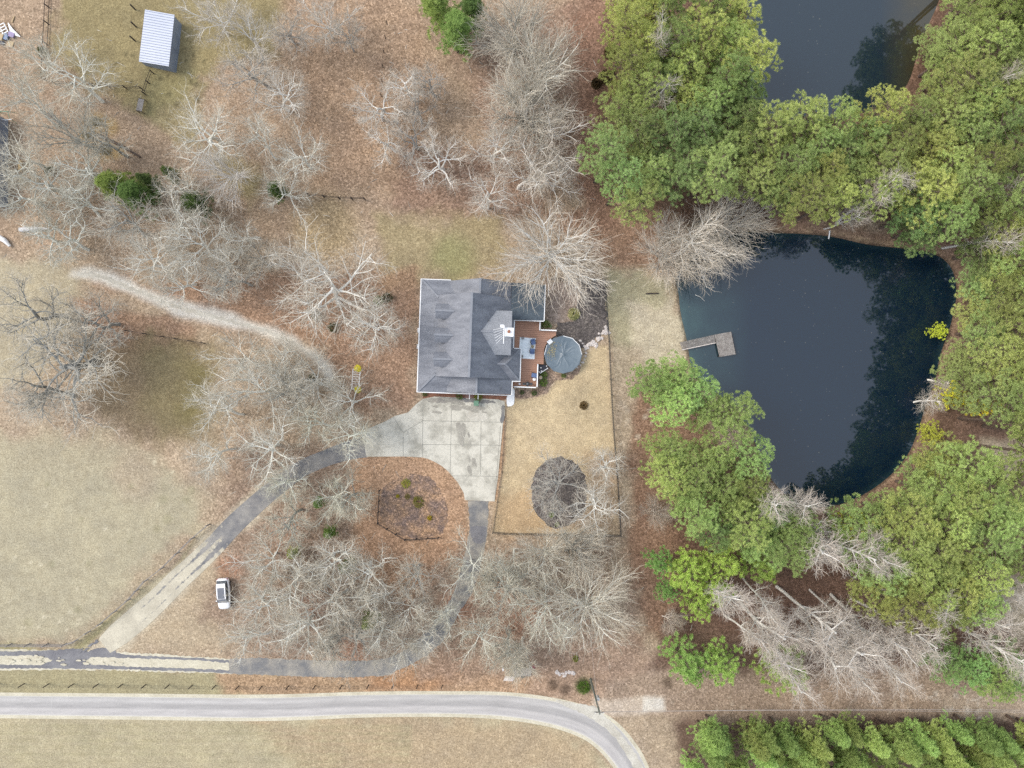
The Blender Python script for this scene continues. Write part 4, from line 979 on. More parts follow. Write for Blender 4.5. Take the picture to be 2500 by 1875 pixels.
for i, (ox, oy, r_, lb) in enumerate(((1418,1110,38,"small brownish leafless sapling beside the path right of the yard"),(1440,1345,38,"small brownish leafless sapling beside the path near the lowest pines"),(640,1235,30,"thin leafless sapling in the wood near the drive"))):
    place_tree("bare_tree", lb, "tree", None, ox*1.1302, oy*1.1302, 5, r_*1.13/S*.95, BV['fan'][i % 2], BH['fan'][i % 2], (.8,.72,.66), (.85,.78,.72), .6, 90+i)
# slender pale trees in the pine wood, lower right and along the banks
TT = [("the wood below the lower pines", [(1620,1390,40),(1680,1310,40),(1740,1400,40),(1830,1330,40),(1870,1460,40),(1940,1440,40),(1990,1400,40),(1590,1320,55),(1650,1350,60),(1700,1400,55),(1760,1330,60),(1800,1390,70),(1850,1430,65),(1880,1340,60),(1910,1410,60),(1960,1370,55),(2010,1330,50),(1730,1460,40)]),
      ("the gap in the lower pines", [(1700,1090,50),(1745,1105,45),(1790,1170,60),(1830,1200,55),(1890,1170,40),(1910,1190,38)]),
      ("the right edge wood", [(2190,430,55),(2150,500,50),(2180,1300,50),(2120,1340,50),(2160,1400,50),(2000,870,40),(2030,820,35)]),
      ("the woods above the ponds", [(1910,430,50),(1950,400,40),(1860,455,35),(1420,190,45),(1400,90,40),(2140,170,30)])]
for zone, lst in TT:
    lst = sorted(lst)
    for i, (ox, oy, r_) in enumerate(lst):
        cnt += 1; rnd = random.Random(cnt*13); hh = rnd.uniform(16,21)
        pos = ("leftmost" if i == 0 else ("rightmost" if i == len(lst)-1 else ORD[i]+" from left"))
        place_tree("bare_tree", f"slim white-branched tree, {pos} of {zone}", "tree", "slim pale trees in the pine wood", ox*1.1302, oy*1.1302, hh, r_*1.13/S*.85, BV['tall'][cnt % 3], BH['tall'][cnt % 3], (.88,.86,.85), (.98,.95,.95), .72, cnt)
# ---------------------------------------------------------------- pines
def pine(seed, clumps=70, tufts=16, Hh=17.0, R0=3.3, z0=.5, shape='round', blade=.25, wd=.016, nb=36, cr=.62):
    rnd = random.Random(seed); tr = MB(); cw = MB()
    lean = Vector((rnd.uniform(-.4,.4), rnd.uniform(-.4,.4), 0))
    tr.tube([lean*(t_**2)+Vector((0,0,Hh*t_)) for t_ in (0,.15,.35,.55,.75,.97)], [.24,.2,.17,.14,.09,.03], 8)
    for k in range(clumps):
        t_ = ((k+.5)/clumps)**.85; z = Hh*(z0+(1-z0)*t_)
        if shape == 'round': prof = math.sqrt(max(.03, 1-(max(0, t_-.35)/.68)**2))*min(1, .55+t_*1.6)
        else: prof = (1-t_)*.95+.08
        az = k*2.399+rnd.uniform(-.6,.6); rr2 = R0*prof*(rnd.uniform(.45,1.05)**.6 if k % 3 else rnd.uniform(.1,.55))
        b = lean*((z/Hh)**2)+Vector((0,0,z-.5)); e_ = b+Vector((rr2*math.cos(az), rr2*math.sin(az), rnd.uniform(.1,.9)))
        tr.tube([b, b.lerp(e_, .5)+Vector((0,0,-.1)), e_], [.05,.04,.02], 4, cap=False)
        c0 = cr*rnd.uniform(.7,1.25)
        for j in range(int(tufts*rnd.uniform(.7,1.25))):
            u = rnd.uniform(-.35,1); a = rnd.uniform(0,6.28); s_ = math.sqrt(1-u*u)
            c = e_+Vector((c0*s_*math.cos(a), c0*s_*math.sin(a), c0*.62*u))
            blade_clump(cw, c, .02, nb, blade, wd, rnd, .75)
    return tr.mesh("trunk", M['bark']), cw.mesh("crown", M['needle'])
PV = [pine(k) for k in range(41, 48)]
PD = [dims(v) for v in PV]
PS = [pine(61, clumps=44, tufts=7, Hh=9, R0=3.2, z0=.2, blade=.42, wd=.04, nb=46, cr=.95), pine(62, clumps=46, tufts=7, Hh=9, R0=3.2, z0=.2, blade=.42, wd=.04, nb=46, cr=.9)]
PC = [pine(71, clumps=64, tufts=12, Hh=14, R0=2.0, z0=.3, shape='cone', blade=.34, wd=.035, nb=20, cr=.6), pine(72, clumps=64, tufts=12, Hh=14, R0=2.1, z0=.3, shape='cone', blade=.34, wd=.035, nb=20, cr=.6)]
def inside(poly, x, y):
    c = False; n = len(poly)
    for i in range(n):
        x1,y1 = poly[i]; x2,y2 = poly[(i+1)%n]
        if (y1 > y) != (y2 > y) and x < (x2-x1)*(y-y1)/(y2-y1)+x1: c = not c
    return c
PZ = [  # zone phrase, polygon (overview units), spacing, height, tint base
 ("the grove left of the far pond", [(1350,-10),(1640,-10),(1650,60),(1625,150),(1610,230),(1500,225),(1420,215),(1350,150)], 52, 17, (1.0,1.0,.95)),
 ("the dense grove at upper centre", [(1345,235),(1500,235),(1640,260),(1660,385),(1560,390),(1430,405),(1370,430),(1330,420),(1310,330)], 52, 16, (.92,.93,.95)),
 ("the band between the two ponds", [(1670,270),(1800,230),(1990,215),(2010,330),(2010,430),(1890,415),(1760,440),(1680,420)], 52, 17, (1.08,1.04,1.0)),
 ("the corner wood at upper right", [(2010,-10),(2230,-10),(2230,190),(2080,200),(2010,130),(1995,40)], 54, 17, (1.02,1.02,1.05)),
 ("the wood right of the far pond", [(2020,215),(2230,205),(2230,430),(2120,470),(2020,420)], 54, 17, (1.0,1.0,1.0)),
 ("the clump above the pond corner", [(1960,440),(2060,440),(2060,500),(1980,520)], 44, 15, (.95,1.05,1.05)),
 ("the wood right of the dark pond", [(2100,530),(2230,480),(2230,900),(2130,880),(2040,790),(2075,690),(2110,620)], 52, 16, (1.0,1.0,1.02)),
 ("the trees beside the dock", [(1400,820),(1560,800),(1610,850),(1590,910),(1520,920),(1410,890)], 50, 13, (1.02,1.1,1.05)),
 ("the grove left of the dark pond", [(1440,975),(1630,975),(1660,1100),(1740,1130),(1740,1190),(1660,1200),(1500,1130),(1420,1040)], 48, 13, (.88,.95,.9)),
 ("the wood below the dark pond", [(1830,1090),(1960,1080),(1990,1180),(1980,1300),(1890,1290),(1840,1180)], 50, 16, (1.02,1.0,.95)),
 ("the wood at lower right", [(1965,985),(2080,990),(2150,1050),(2230,1110),(2200,1230),(2110,1330),(2000,1320),(1990,1180),(1950,1080)], 50, 16, (1.04,1.02,.95)),
 ("the low clump at the right track", [(2040,1420),(2200,1410),(2200,1470),(2050,1470)], 46, 10, (.85,1.0,.9)),
]
def row_labels(pts, zone, kind):
    # rows from top to bottom, ordinals from the left
    pts = sorted(pts, key=lambda p: p[1]); n = len(pts); rows = max(1, round(math.sqrt(n*.8))); per = math.ceil(n/rows); out = []
    for r_ in range(rows):
        row = sorted(pts[r_*per:(r_+1)*per])
        rn = "top" if r_ == 0 else ("bottom" if (r_+1)*per >= n else ORD[r_])
        for i, p in enumerate(row):
            pos = "leftmost" if i == 0 else ("rightmost" if i == len(row)-1 else ORD[i]+" from left")
            lab = f"{kind} pine, {pos} in {rn} row of {zone}" if rows > 1 else f"{kind} pine, {pos} of {zone}"
            out.append((p, lab))
    return out
pn = 0
for zi, (zone, poly, spc, ht, tb) in enumerate(PZ):
    rnd = random.Random(100+zi); pts = []; xs = [p[0] for p in poly]; ys = [p[1] for p in poly]
    for _ in range(4000):
        x = rnd.uniform(min(xs), max(xs)); y = rnd.uniform(min(ys), max(ys))
        if inside(poly, x, y) and all((x-a)**2+(y-b)**2 > spc*spc for a, b in pts): pts.append((x, y))
    ok = [p for p in pts if not in_pond(P(p[0]*1.1302, p[1]*1.1302, 6*.78), .2)]
    for (x, y), lab in row_labels(ok, zone, "green"):
        pn += 1; k = rnd.uniform(.7,1.22); ye = rnd.uniform(-.09,.13)
        hh = ht*rnd.uniform(.82,1.16)
        place_tree("pine_tree", lab, "tree", "pines around the ponds", x*1.1302, y*1.1302, hh, rnd.uniform(2.7,3.7), PV[pn % len(PV)], PD[pn % len(PV)],
                   (1,1,1), (tb[0]*k*(.97+ye), tb[1]*k, tb[2]*k*(1-ye*.5)), .78, pn)
for i, (x, y, r_, hh, lab, tn) in enumerate((
   (1560,1215,52,10,"bright rosetted pine, topmost of the lowest near pines",(1.2,1.28,.9)),(1490,1240,58,10,"bright rosetted pine at the left of the lowest near pines",(1.15,1.25,.85)),
   (1545,1275,50,9,"bright rosetted pine, right middle of the lowest near pines",(1.2,1.3,.9)),(1505,1310,42,8,"small rosetted pine at the foot of the bright near pines",(1.1,1.2,.85)),(1425,1215,38,8,"small dark green pine just left of the bright near pines",(.7,.95,.8)),(1440,1280,30,7,"little dark green pine beside the path below the bright pines",(.7,.95,.8)),
   (1478,1425,58,8,"green pine at the left of the pair by the track",(.85,1.05,.85)),(1562,1430,56,8,"green pine at the right of the pair by the track",(.95,1.12,.85)),(1500,1455,34,7,"low green pine under the pair by the track",(.85,1.05,.85)),
   (1690,1446,68,8,"rounded green pine alone beside the track, largest there",(.9,1.0,.75)),(1640,1225,50,9,"green pine just right of the bright near pines",(.95,1.05,.75)),
   (2130,865,42,9,"yellowish pine at the right bank of the dark pond",(1.9,1.5,.55)),(2060,855,38,9,"yellow-leaved pine nearest the right pond bank",(1.8,1.5,.5)),(2015,935,34,6,"small olive pine at the lower right pond corner",(1.3,1.15,.6)),(2030,715,24,7,"little bright yellow-green pine leaning over the water",(1.6,1.5,.6)),(1850,1145,44,12,"bright yellow-green pine at the bottom of the dark pond",(1.5,1.35,.7)))):
    place_tree("pine_tree", lab, "tree", "near pines", x*1.1302, y*1.1302, hh, r_*1.13/S*.95, PS[i % 2], (10.0,4.2), (1,1,1), tn, .65, 300+i)
for i, (x, y) in enumerate(((2348,28),(2345,98),(2322,160),(2296,208))):
    place_tree("pine_tree", f"low pine hanging over the far pond's right bank, {ORD[i]} from the top", "tree", "near pines", x, y, 7.5, 3.1, PV[i+2], PD[i+2], (1,1,1), (1.0,1.02,1.0), .65, 350+i)
# the plantation row at the bottom right
row = []
for j in range(3):
    for k in range(17):
        row.append((1680+k*50+(25 if j == 1 else 8)+random.Random(k+50*j).uniform(-20,20), 1752+j*38+random.Random(k*3+j).uniform(-12,12), j))
for j in range(3):
    rw = sorted([p for p in row if p[2] == j]); n = len(rw)
    for i, (x, y, _) in enumerate(rw):
        rnd = random.Random(i*7+j); k = rnd.uniform(.7,1.2)
        pos = "leftmost" if i == 0 else ("rightmost" if i == n-1 else (ORD[i]+" from left" if i < 7 else (ORD[n-1-i]+" from right")))
        rr3 = empty("plantation_pine", P(x, y), rnd.uniform(0,6.28), f"feathery young pine, {pos} in the {('top','middle','bottom')[j]} row of the planted strip", "tree", "planted pine strip at the bottom right")
        hh = rnd.uniform(7.5,11.5)
        for nm, me, cl in (("trunk", PC[i%2][0], (.9,.85,.8)), ("crown", PC[i%2][1], ((.8+rnd.random()*.2)*k,.98*k,.85*k))):
            c = bpy.data.objects.new(nm, me); C.objects.link(c); c.parent = rr3; c.scale = (.5+.05*hh,.5+.05*hh,hh/14); c.color = (*cl,1)
# very tall pines on the far banks: their crowns are out of the picture but mirror in the ponds
for i, (x, y) in enumerate([(2362,600),(2372,660),(2385,720),(2370,780),(2378,840),(2362,900),(2350,960),(2340,1020),(2330,1080),(2420,700),(2425,810),(2410,930),(2400,1040),(2310,40),(2300,110),(2296,-10),(2290,75),(2275,140),(2322,190),(2280,170),(2330,-30),(2345,90),(2340,160),(2330,560),(2290,1140),(2330,1130)]):
    rnd = random.Random(900+i)
    pos = ORD[i]
    place_tree("pine_tree", f"very tall bank pine mirrored dark in the pond, {pos} from the shore bend", "tree", "tall pines on the right banks", x, y, rnd.uniform(23,29), rnd.uniform(3.0,4.0), PV[i % len(PV)], PD[i % len(PV)], (1,1,1), (.95,.95,.9), 0, 900+i)
# evergreens among the bare trees
for i, (x, y, r_, hh, lab, tn) in enumerate((
   (945,20,58,9,"bright green evergreen at the top edge, left one",(.75,1.0,.7)),(985,75,62,10,"bright green evergreen at the top edge, lower one",(.6,.9,.65)),(1020,30,50,8,"darker evergreen behind twigs at the top edge",(.4,.62,.5)),
   (255,400,54,8,"green evergreen, left one in the left thicket",(.6,.78,.5)),(305,425,54,8,"dark evergreen, right one in the left thicket",(.35,.55,.4)),(330,395,28,7,"dim small evergreen behind the two thicket evergreens",(.3,.42,.35)),
   (425,440,48,6,"very dark evergreen right of the thicket",(.28,.42,.3)),(600,415,32,6,"dark evergreen near the short black fence",(.3,.45,.35)),(375,380,24,6,"small dark evergreen below the metal shed trees",(.3,.42,.33)),
   (715,1150,22,5,"small green cedar, upper one in the loop wood",(.5,.75,.5)),(752,1220,26,5,"small green cedar near the island fence",(.5,.72,.4)),(800,1335,28,6,"pale green cedar in the middle of the loop wood",(.75,.95,.6)),(690,1085,18,4,"tiny green cedar beside the drive bend",(.5,.8,.55)),
   (635,1195,20,4,"yellow-green small cedar near the drive",(.8,.95,.4)))):
    place_tree("evergreen_tree", lab, "tree", "evergreens among the bare trees", x*1.1302, y*1.1302, hh, r_*1.13/S*.92, PC[i % 2], (14.0,2.7), (.7,.7,.7), (tn[0]*.95, tn[1]*.78, tn[2]*.85), .5, 400+i)
shrub(925,735,.9,1.2,"pale flowering shrub left of the house front, near the bare trees",(2.2,2.2,3.0)); shrub(948,727,.9,1.2,"dark twiggy shrub between pale shrub and house",(.6,.55,.7))
for i,(x,y,lb) in enumerate(((773,770,"dark bushy clump at the foot of the trees before the house"),(815,800,"mossy trunk bush beside the sand track"),(765,925,"dark green bush above the bend of the drive"),(105,128,"round dark bush under the trees near the top left fence"),(125,420,"round dark bush right of the ochre barrel"))):
    shrub(x,y,.9,1.0,lb,(.5,.55,.5))
# brush piles at the edge of the pines
for i,(x,y,r_,lb) in enumerate(((1480,190,2.2,"dark brush heap at the left edge of the far grove, lower"),(1490,130,2.0,"dark brush heap at the left edge of the far grove, upper"),(1456,205,1.6,"dark brush heap farthest left beside the far grove"))):
    o = grass_clump(x,y,r_,.7,lb,'straw',700,40+i,"brush heap","brush_heap"); o.color = (.3,.25,.24,1)

# fallen sticks in the litter under the trees
rnd = random.Random(55); mb = MB(); areas = [O((0,60),(1300,60),(1300,460),(0,560)), O((420,700),(800,640),(820,860),(1000,1200),(1330,1200),(1340,1430),(470,1430),(420,1000)), O((1360,1000),(1460,1000),(1500,1330),(2150,1400),(2100,1440),(1370,1440))]
for k in range(1900):
    ar = areas[k % 3]; x = rnd.uniform(0, 2500); y = rnd.uniform(0, 1700)
    if not inside(ar, x, y): continue
    p = P(x, y, .03); a = rnd.uniform(0, 6.28); L = rnd.uniform(.3, 1.5); q2 = p+Vector((math.cos(a), math.sin(a), 0))*L
    mb.tube([p, p.lerp(q2, .5)+Vector((rnd.uniform(-.1,.1), rnd.uniform(-.1,.1), .03)), q2], [.03,.025,.012], 3, cap=False)
fs = mb.build("fallen_sticks", M['pale_bark'], label="pale fallen sticks scattered in the leaf litter under the trees", cat="sticks", kind="stuff"); fs.color = (.8,.78,.74,1)

# ---------------------------------------------------------------- shed (metal)
sh = empty("metal_shed", P(398,108), 0, "metal shed with pale ribbed roof standing in the pasture at upper left", "shed")
o0 = P(398,108)
zl, zh = 1.7, 2.5
cr_ = [P(354,23,zl)-o0, P(426,36,zh)-o0, P(412,162,zh)-o0, P(339,150,zl)-o0]
for c_, z in zip(cr_, (zl, zh, zh, zl)): c_.z = z
q = MB(); q.slab(cr_, .08); rf = q.build("roof", M['metal_roof'], sh)
q = MB()
for k in range(20):
    t_ = (k+.5)/20; a = cr_[0].lerp(cr_[3], t_); b = cr_[1].lerp(cr_[2], t_); q.bar(a+Vector((0,0,.015)), b+Vector((0,0,.015)), .06, .05)
q.build("seam", nmat('seam', pc(165,175,200,1.7)), rf)
cen = sum(cr_, Vector())/4; ins = [Vector((cen.x+(c_.x-cen.x)*.96, cen.y+(c_.y-cen.y)*.965, 0)) for c_ in cr_]
q = MB(); v = [Vector((c_.x,c_.y,0)) for c_ in ins]+[Vector((c_.x,c_.y,z-.13)) for c_, z in zip(ins,(zl,zh,zh,zl))]
q.add(v, [(3,2,1,0),(4,5,6,7),(0,1,5,4),(1,2,6,5),(2,3,7,6),(3,0,4,7)]); q.build("wall", M['metal_wall'], sh)
q = MB(); a = ins[1].lerp(ins[2], .35); b = ins[1].lerp(ins[2], .6); q.bar(a+Vector((.03,0,1.0)), b+Vector((.03,0,1.0)), .04, 2.0); q.build("door", M['metal_wall'], sh)

# ---------------------------------------------------------------- fences
def fence(name, label, pts, spacing, h_, rails, ps, rs, mat_, closed=False, pickets=0):
    o0 = P(*pts[0]); o = empty(name, o0, 0, label, "fence")
    pp = [P(*p)-o0 for p in pts]
    if closed: pp.append(pp[0])
    first = True
    for i in range(len(pp)-1):
        a, b = pp[i], pp[i+1]; n = max(1, round((b-a).length/spacing))
        for k in range(0 if first else 1, n+1):
            p = a.lerp(b, k/n); q = MB(); q.box(p.x-ps/2,p.x+ps/2,p.y-ps/2,p.y+ps/2,0,h_); q.build("post", M[mat_], o)
        first = False
        q = MB()
        for z in rails: q.bar(a+Vector((0,0,z)), b+Vector((0,0,z)), rs[0], rs[1])
        if pickets:
            m_ = int((b-a).length/pickets)
            for k in range(m_+1):
                p = a.lerp(b, k/max(1,m_)); q.box(p.x-.01,p.x+.01,p.y-.01,p.y+.01,.08,h_-.05)
        q.build("rail", M[mat_], o)
    return o
fence("yard_fence", "black metal picket fence around the tan lawn and mulch bed", [(1233,992),(1233,1028),(1225,1151),(1203,1299),(1260,1302),(1514,1306),(1512,1255),(1506,1166),(1500,1093),(1494,1001),(1490,925),(1486,833),(1480,749),(1476,684),(1345,682)], 2.4, 1.25, (.15,1.1), .09, (.05,.06), 'black_metal', pickets=.14)
fence("board_fence", "grey board fence with black posts along the left dry field", [(-60,1571),(162,1571),(188,1562),(250,1520),(318,1462),(360,1415),(400,1385),(474,1312),(512,1280)], 2.65, 1.4, (.5,.9,1.25), .16, (.04,.14), 'wood_grey')
fence("wire_fence", "thin post and wire fence between the lower drive and paved road", [(-60,1668),(300,1670),(640,1675),(900,1672),(1080,1672)], 3.7, 1.4, (.5,.95,1.3), .11, (.015,.015), 'wood_dark')
fence("island_fence", "dark two-rail timber fence around the lower left of the island bed", [(928,1196),(924,1276),(990,1316),(1071,1311)], 1.9, 1.1, (.5,.95), .14, (.05,.12), 'wood_dark')
fence("pasture_fence", "dark rail fence running down from the top left edge", [(123,-20),(120,60),(117,110),(112,197)], 2.6, 1.3, (.2,1.2), .12, (.04,.10), 'wood_dark')
fence("pasture_fence", "dark rail fence crossing below the shed pasture to the gate", [(139,207),(230,212),(350,220)], 2.6, 1.3, (.6,1.2), .12, (.04,.10), 'wood_dark')
fence("pasture_fence", "short dark fence from the shed corner down to the grey gate", [(376,180),(366,205),(357,232)], 1.6, 1.3, (.7,1.2), .12, (.04,.08), 'wood_dark')
fence("pasture_fence", "three thick dark posts with wire left of the metal shed", [(331,24),(333,66),(330,100)], 2.6, 1.5, (1.3,), .16, (.012,.012), 'wood_dark')
fence("short_fence", "short black fence right of the dark evergreen, above the house lawn", [(755,478),(830,486),(892,488)], 2.3, 1.3, (.6,1.2), .14, (.04,.10), 'wood_dark')
fence("thin_fence", "faint upright fence running down through the leaf litter at top centre", [(946,60),(938,130),(932,236)], 2.6, 1.2, (.6,1.1), .09, (.012,.03), 'wood_dark')
fence("field_fence", "dark rail fence beside the olive grass left of the drive", [(276,834),(314,808),(400,822),(500,838)], 2.5, 1.2, (.6,1.1), .13, (.04,.08), 'wood_dark')
gt_ = empty("gate", P(350,262), R(-12), "grey slatted timber gate slab beside the pasture fence", "gate")
q = MB()
for k in range(6): q.box(-.42+.15*k,-.3+.15*k,-.9,.9,.9,.96)
q.build("slat", M['wood_grey'], gt_)
for s_ in (-.95,.95):
    q = MB(); q.box(-.45,.48,s_-.04,s_+.04,.8,.9); q.box(-.42,-.34,s_-.04,s_+.04,0,.8); q.box(.38,.46,s_-.04,s_+.04,0,.8); q.build("brace", M['wood_dark'], gt_)

# ---------------------------------------------------------------- dock
dcz = .45
do = P(1720,835); dock = empty("dock", do, 0, "weathered grey L-shaped timber dock reaching into the dark pond", "dock")
def dl(px, py, z=dcz):
    p = P(px, py, z); return Vector((p.x-do.x, p.y-do.y, z))
def planks(a0, a1, b0, b1, n, name, seed):   # boards from edge a to edge b
    rnd = random.Random(seed); q = MB()
    for k in range(n):
        t0, t1 = k/n+.006, (k+1)/n-.006; j = rnd.uniform(-.004,.004)
        pts = [a0.lerp(a1,t0), a0.lerp(a1,t1), b0.lerp(b1,t1), b0.lerp(b1,t0)]
        q.slab([p+Vector((0,0,j)) for p in pts], .05)
    return q.build(name, M['wood_grey'], dock)
planks(dl(1659,836), dl(1744,817.3), dl(1665,853), dl(1747,836), 34, "walkway", 1)
planks(dl(1744.3,817), dl(1785,809.8), dl(1756.5,871.5), dl(1796,865), 14, "platform", 2)
q = MB()
for a, b in (((1659,837),(1744,818)),((1665,852.5),(1747,835.5))): q.bar(dl(*a,dcz-.14), dl(*b,dcz-.14), .06, .16)
for a, b in (((1745,819),(1756.5,871)),((1785,811),(1796,865)),((1756.5,871),(1796,864.5))): q.bar(dl(*a,dcz-.14), dl(*b,dcz-.14), .06, .18)
q.build("beam", M['wood_dark'], dock)
q = MB(); q.bar(dl(1664,854.5,dcz+.02), dl(1747,837,dcz+.02), .12, .05); q.build("edge_board", M['rock'], dock)
for x, y in ((1672,834),(1680,850),(1705,828),(1708,844),(1740,820),(1783,812),(1757,870),(1794,863),(1766,815)):
    p = dl(x, y); q = MB(); q.tube([(p.x,p.y,-1.6),(p.x,p.y,dcz-.06)], .09, 8); q.build("pile", M['wood_dark'], dock)
q = MB(); q.tube([P(2025.5,563,.3), P(2025,572,.2), P(2023,583,-.2)], .11, 8); q.build("overflow_pipe", M['white'], label="white overflow pipe at the top bank of the dark pond", cat="pipe")
q = MB(); q.bar(P(1577,717,.1), P(1608,716,.1), .18, .18); q.build("timber_plank", M['wood_dark'], label="dark plank lying in the dry grass left of the pond", cat="plank")

# ---------------------------------------------------------------- utility pole and wires
pp_ = P(1441.5, 1657); up = empty("utility_pole", pp_, 0, "tall grey utility pole beside the road bend carrying a white transformer", "utility pole")
q = MB(); q.tube([(0,0,-.2),(0,0,11.2)], [.17,.11], 10); q.build("pole", nmat('pole_wood', pc(150,158,150), pc(110,118,112), 2, .9), up)
q = MB(); q.tube([(.32,.02,6.0),(.32,.02,6.9)], .24, 12); q.build("transformer", M['transformer'], up)
q = MB(); q.bar((-.7,0,10.7),(.7,0,10.7),.1,.1); q.build("crossarm", M['wood_dark'], up)
for x in (-.6,.6):
    q = MB(); q.tube([(x,0,10.75),(x,0,10.95)], .05, 8); q.build("insulator", M['white'], up)
for i, (dx, z, lb) in enumerate(((-.6,10.9,"upper thin power line running right from the utility pole"),(.6,10.3,"lower thin power line running right from the utility pole"))):
    a = pp_+Vector((dx*.3,.1-.25*i,z)); b = P(2700, 1736+i*6, z); q = MB(); pts = [a.lerp(b, t_)-Vector((0,0,.6*4*t_*(1-t_))) for t_ in [k/12 for k in range(13)]]
    q.tube(pts, .028, 5); q.build("power_line", M['wire'], label=lb, cat="wire", group="wires from the pole")
a = pp_+Vector((0,0,9.2)); b = P(1436,1480,6)
q = MB(); q.tube([a.lerp(b, t_)-Vector((0,0,1.0*4*t_*(1-t_))) for t_ in [k/10 for k in range(11)]], .02, 5); q.build("service_wire", M['wire'], label="thin service wire running up from the pole into the trees", cat="wire", group="wires from the pole")
a = pp_+Vector((.1,0,8.8)); b = P(1441,1640,.1)

# ---------------------------------------------------------------- car
car = empty("car", P(550.5, 1446), R(3.5), "white car with dark panoramic roof parked at the wood edge beside the gravel drive", "car")
def loft(secs, ring):
    mb = MB(); v = []; n = None
    for s_ in secs:
        rg_ = ring(*s_); n = len(rg_); v += rg_
    f = []
    for i in range(len(secs)-1):
        for k in range(n): f.append((i*n+k, i*n+(k+1)%n, (i+1)*n+(k+1)%n, (i+1)*n+k))
    f.append(tuple(reversed(range(n)))); f.append(tuple((len(secs)-1)*n+k for k in range(n)))
    return mb.add(v, f)
def ring_body(y, hw, zb, zt, crown):   # front is -y
    return [(-hw*.9,y,zb),(hw*.9,y,zb),(hw,y,zb+.18),(hw*1.0,y,(zb+zt)/2),(hw*.95,y,zt-.08),(hw*.8,y,zt+crown*.6),(hw*.4,y,zt+crown),(0,y,zt+crown*1.15),(-hw*.4,y,zt+crown),(-hw*.8,y,zt+crown*.6),(-hw*.95,y,zt-.08),(-hw,y,(zb+zt)/2),(-hw,y,zb+.18)]
q = loft([(-2.38,.55,.35,.62,.03),(-2.28,.76,.28,.74,.05),(-2.0,.9,.25,.84,.06),(-1.4,.94,.25,.95,.07),(-.9,.95,.25,1.02,.05),(0,.95,.25,1.02,.05),(1.4,.95,.25,1.05,.05),(1.95,.93,.28,1.05,.05),(2.25,.86,.32,1.0,.04),(2.36,.7,.4,.85,.03)], ring_body)
body = q.build("body", M['carpaint'], car, smooth=True)
def ring_top(y, hw0, hw1, z0, z1): return [(-hw0,y,z0),(hw0,y,z0),(hw1*1.03,y,z1-.08),(hw1*.8,y,z1),(-hw1*.8,y,z1),(-hw1*1.03,y,z1-.08)]
q = loft([(-1.25,.84,.8,1.0,1.06),(-.55,.86,.74,1.0,1.5),(0,.87,.74,1.0,1.6),(1.2,.86,.73,1.0,1.6),(1.65,.84,.72,1.0,1.52),(2.1,.8,.74,1.0,1.1)], ring_top)
q.build("glasshouse", nmat("car_glass", (.09,.10,.11), (.07,.08,.09), 2, .12), car)
q = MB(); q.slab([(-.66,-.6,1.53),(.66,-.6,1.53),(.68,0,1.635),(-.68,0,1.635)], .03); q.slab([(-.68,0.001,1.636),(.68,0.001,1.636),(.68,1.25,1.636),(-.68,1.25,1.636)], .03); q.slab([(-.68,1.251,1.636),(.68,1.251,1.636),(.66,1.75,1.53),(-.66,1.75,1.53)], .03); q.build("roof", M['carpaint'], car)
q = MB(); q.slab([(-.52,-.55,1.555),(.52,-.55,1.555),(.52,0,1.648),(-.52,0,1.648)], .01); q.slab([(-.52,.002,1.650),(.52,.002,1.650),(.52,1.15,1.650),(-.52,1.15,1.650)], .01); q.build("panoramic_roof", M['glass_roof'], car)
q = MB(); q.slab([(-.78,-1.28,1.09),(.78,-1.28,1.09),(.7,-.62,1.52),(-.7,-.62,1.52)], .01); q.build("windshield", M['glass_roof'], car)
for s_ in (-1,1):
    q = MB(); q.box(s_*1.0-.09,s_*1.0+.09,-1.05,-.9,.98,1.12); q.build("mirror", M['carpaint'], car, bevel=.02)
    q = MB(); q.box(s_*.62-.17,s_*.62+.17,-2.3,-2.12,.66,.78); q.build("headlight", M['glass_roof'], car)
    q = MB(); q.box(s_*.72-.14,s_*.72+.14,2.2,2.34,.82,.95); q.build("tail_light", M['red'], car)
    for y in (-1.45,1.45):
        wv = MB(); wv.tube([(s_*.78,y,.34),(s_*.98,y,.34)], .34, 18); wo = wv.build("wheel", M['tyre'], car)
        wv = MB(); wv.tube([(s_*.97,y,.34),(s_*.99,y,.34)], .22, 12); wv.build("rim", M['rim'], wo)

# ---------------------------------------------------------------- assorted things
bn = empty("bin", P(1163.5,984), 0, "pale green wheeled bin on the concrete pad by the house shrubs", "bin")
q = MB(); q.add([(-.28,-.28,0),(.28,-.28,0),(.28,.28,0),(-.28,.28,0),(-.36,-.38,1),(.36,-.38,1),(.36,.36,1),(-.36,.36,1)], [(3,2,1,0),(4,5,6,7),(0,1,5,4),(1,2,6,5),(2,3,7,6),(3,0,4,7)]); q.build("bin_body", M['greenbin'], bn)
q = MB(); q.box(-.38,.38,-.4,.4,1.0,1.07); q.build("lid", M['greenbin'], bn, bevel=.02)
pf = empty("climbing_frame", P(876,925), R(-4), "white ladder-like climbing frame between two yellow tops near the sand track", "climbing frame")
for s_ in (-.55,.55):
    q = MB(); q.bar((s_,-1.7,1.9),(s_,1.5,1.9),.08,.08); q.build("beam", M['white'], pf)
    for y in (-1.6,1.4):
        q = MB(); q.box(s_-.04,s_+.04,y-.04,y+.04,0,1.86); q.build("post", M['white'], pf)
for k in range(9):
    q = MB(); q.bar((-.55,-1.5+.36*k,1.9),(.55,-1.5+.36*k,1.9),.05,.05); q.build("rung", M['white'], pf)
def dome(px, py, r_, label, mat_='yellow', seed=1):
    q = MB(); q.tube([(0,0,0),(0,0,1.9)], .05, 6); q.blob((0,0,2.0), r_*1.15, 10, 6, seed, .12, .45)
    o = q.build("yellow_top", M[mat_], label=label, cat="play top"); o.location = P(px, py); return o
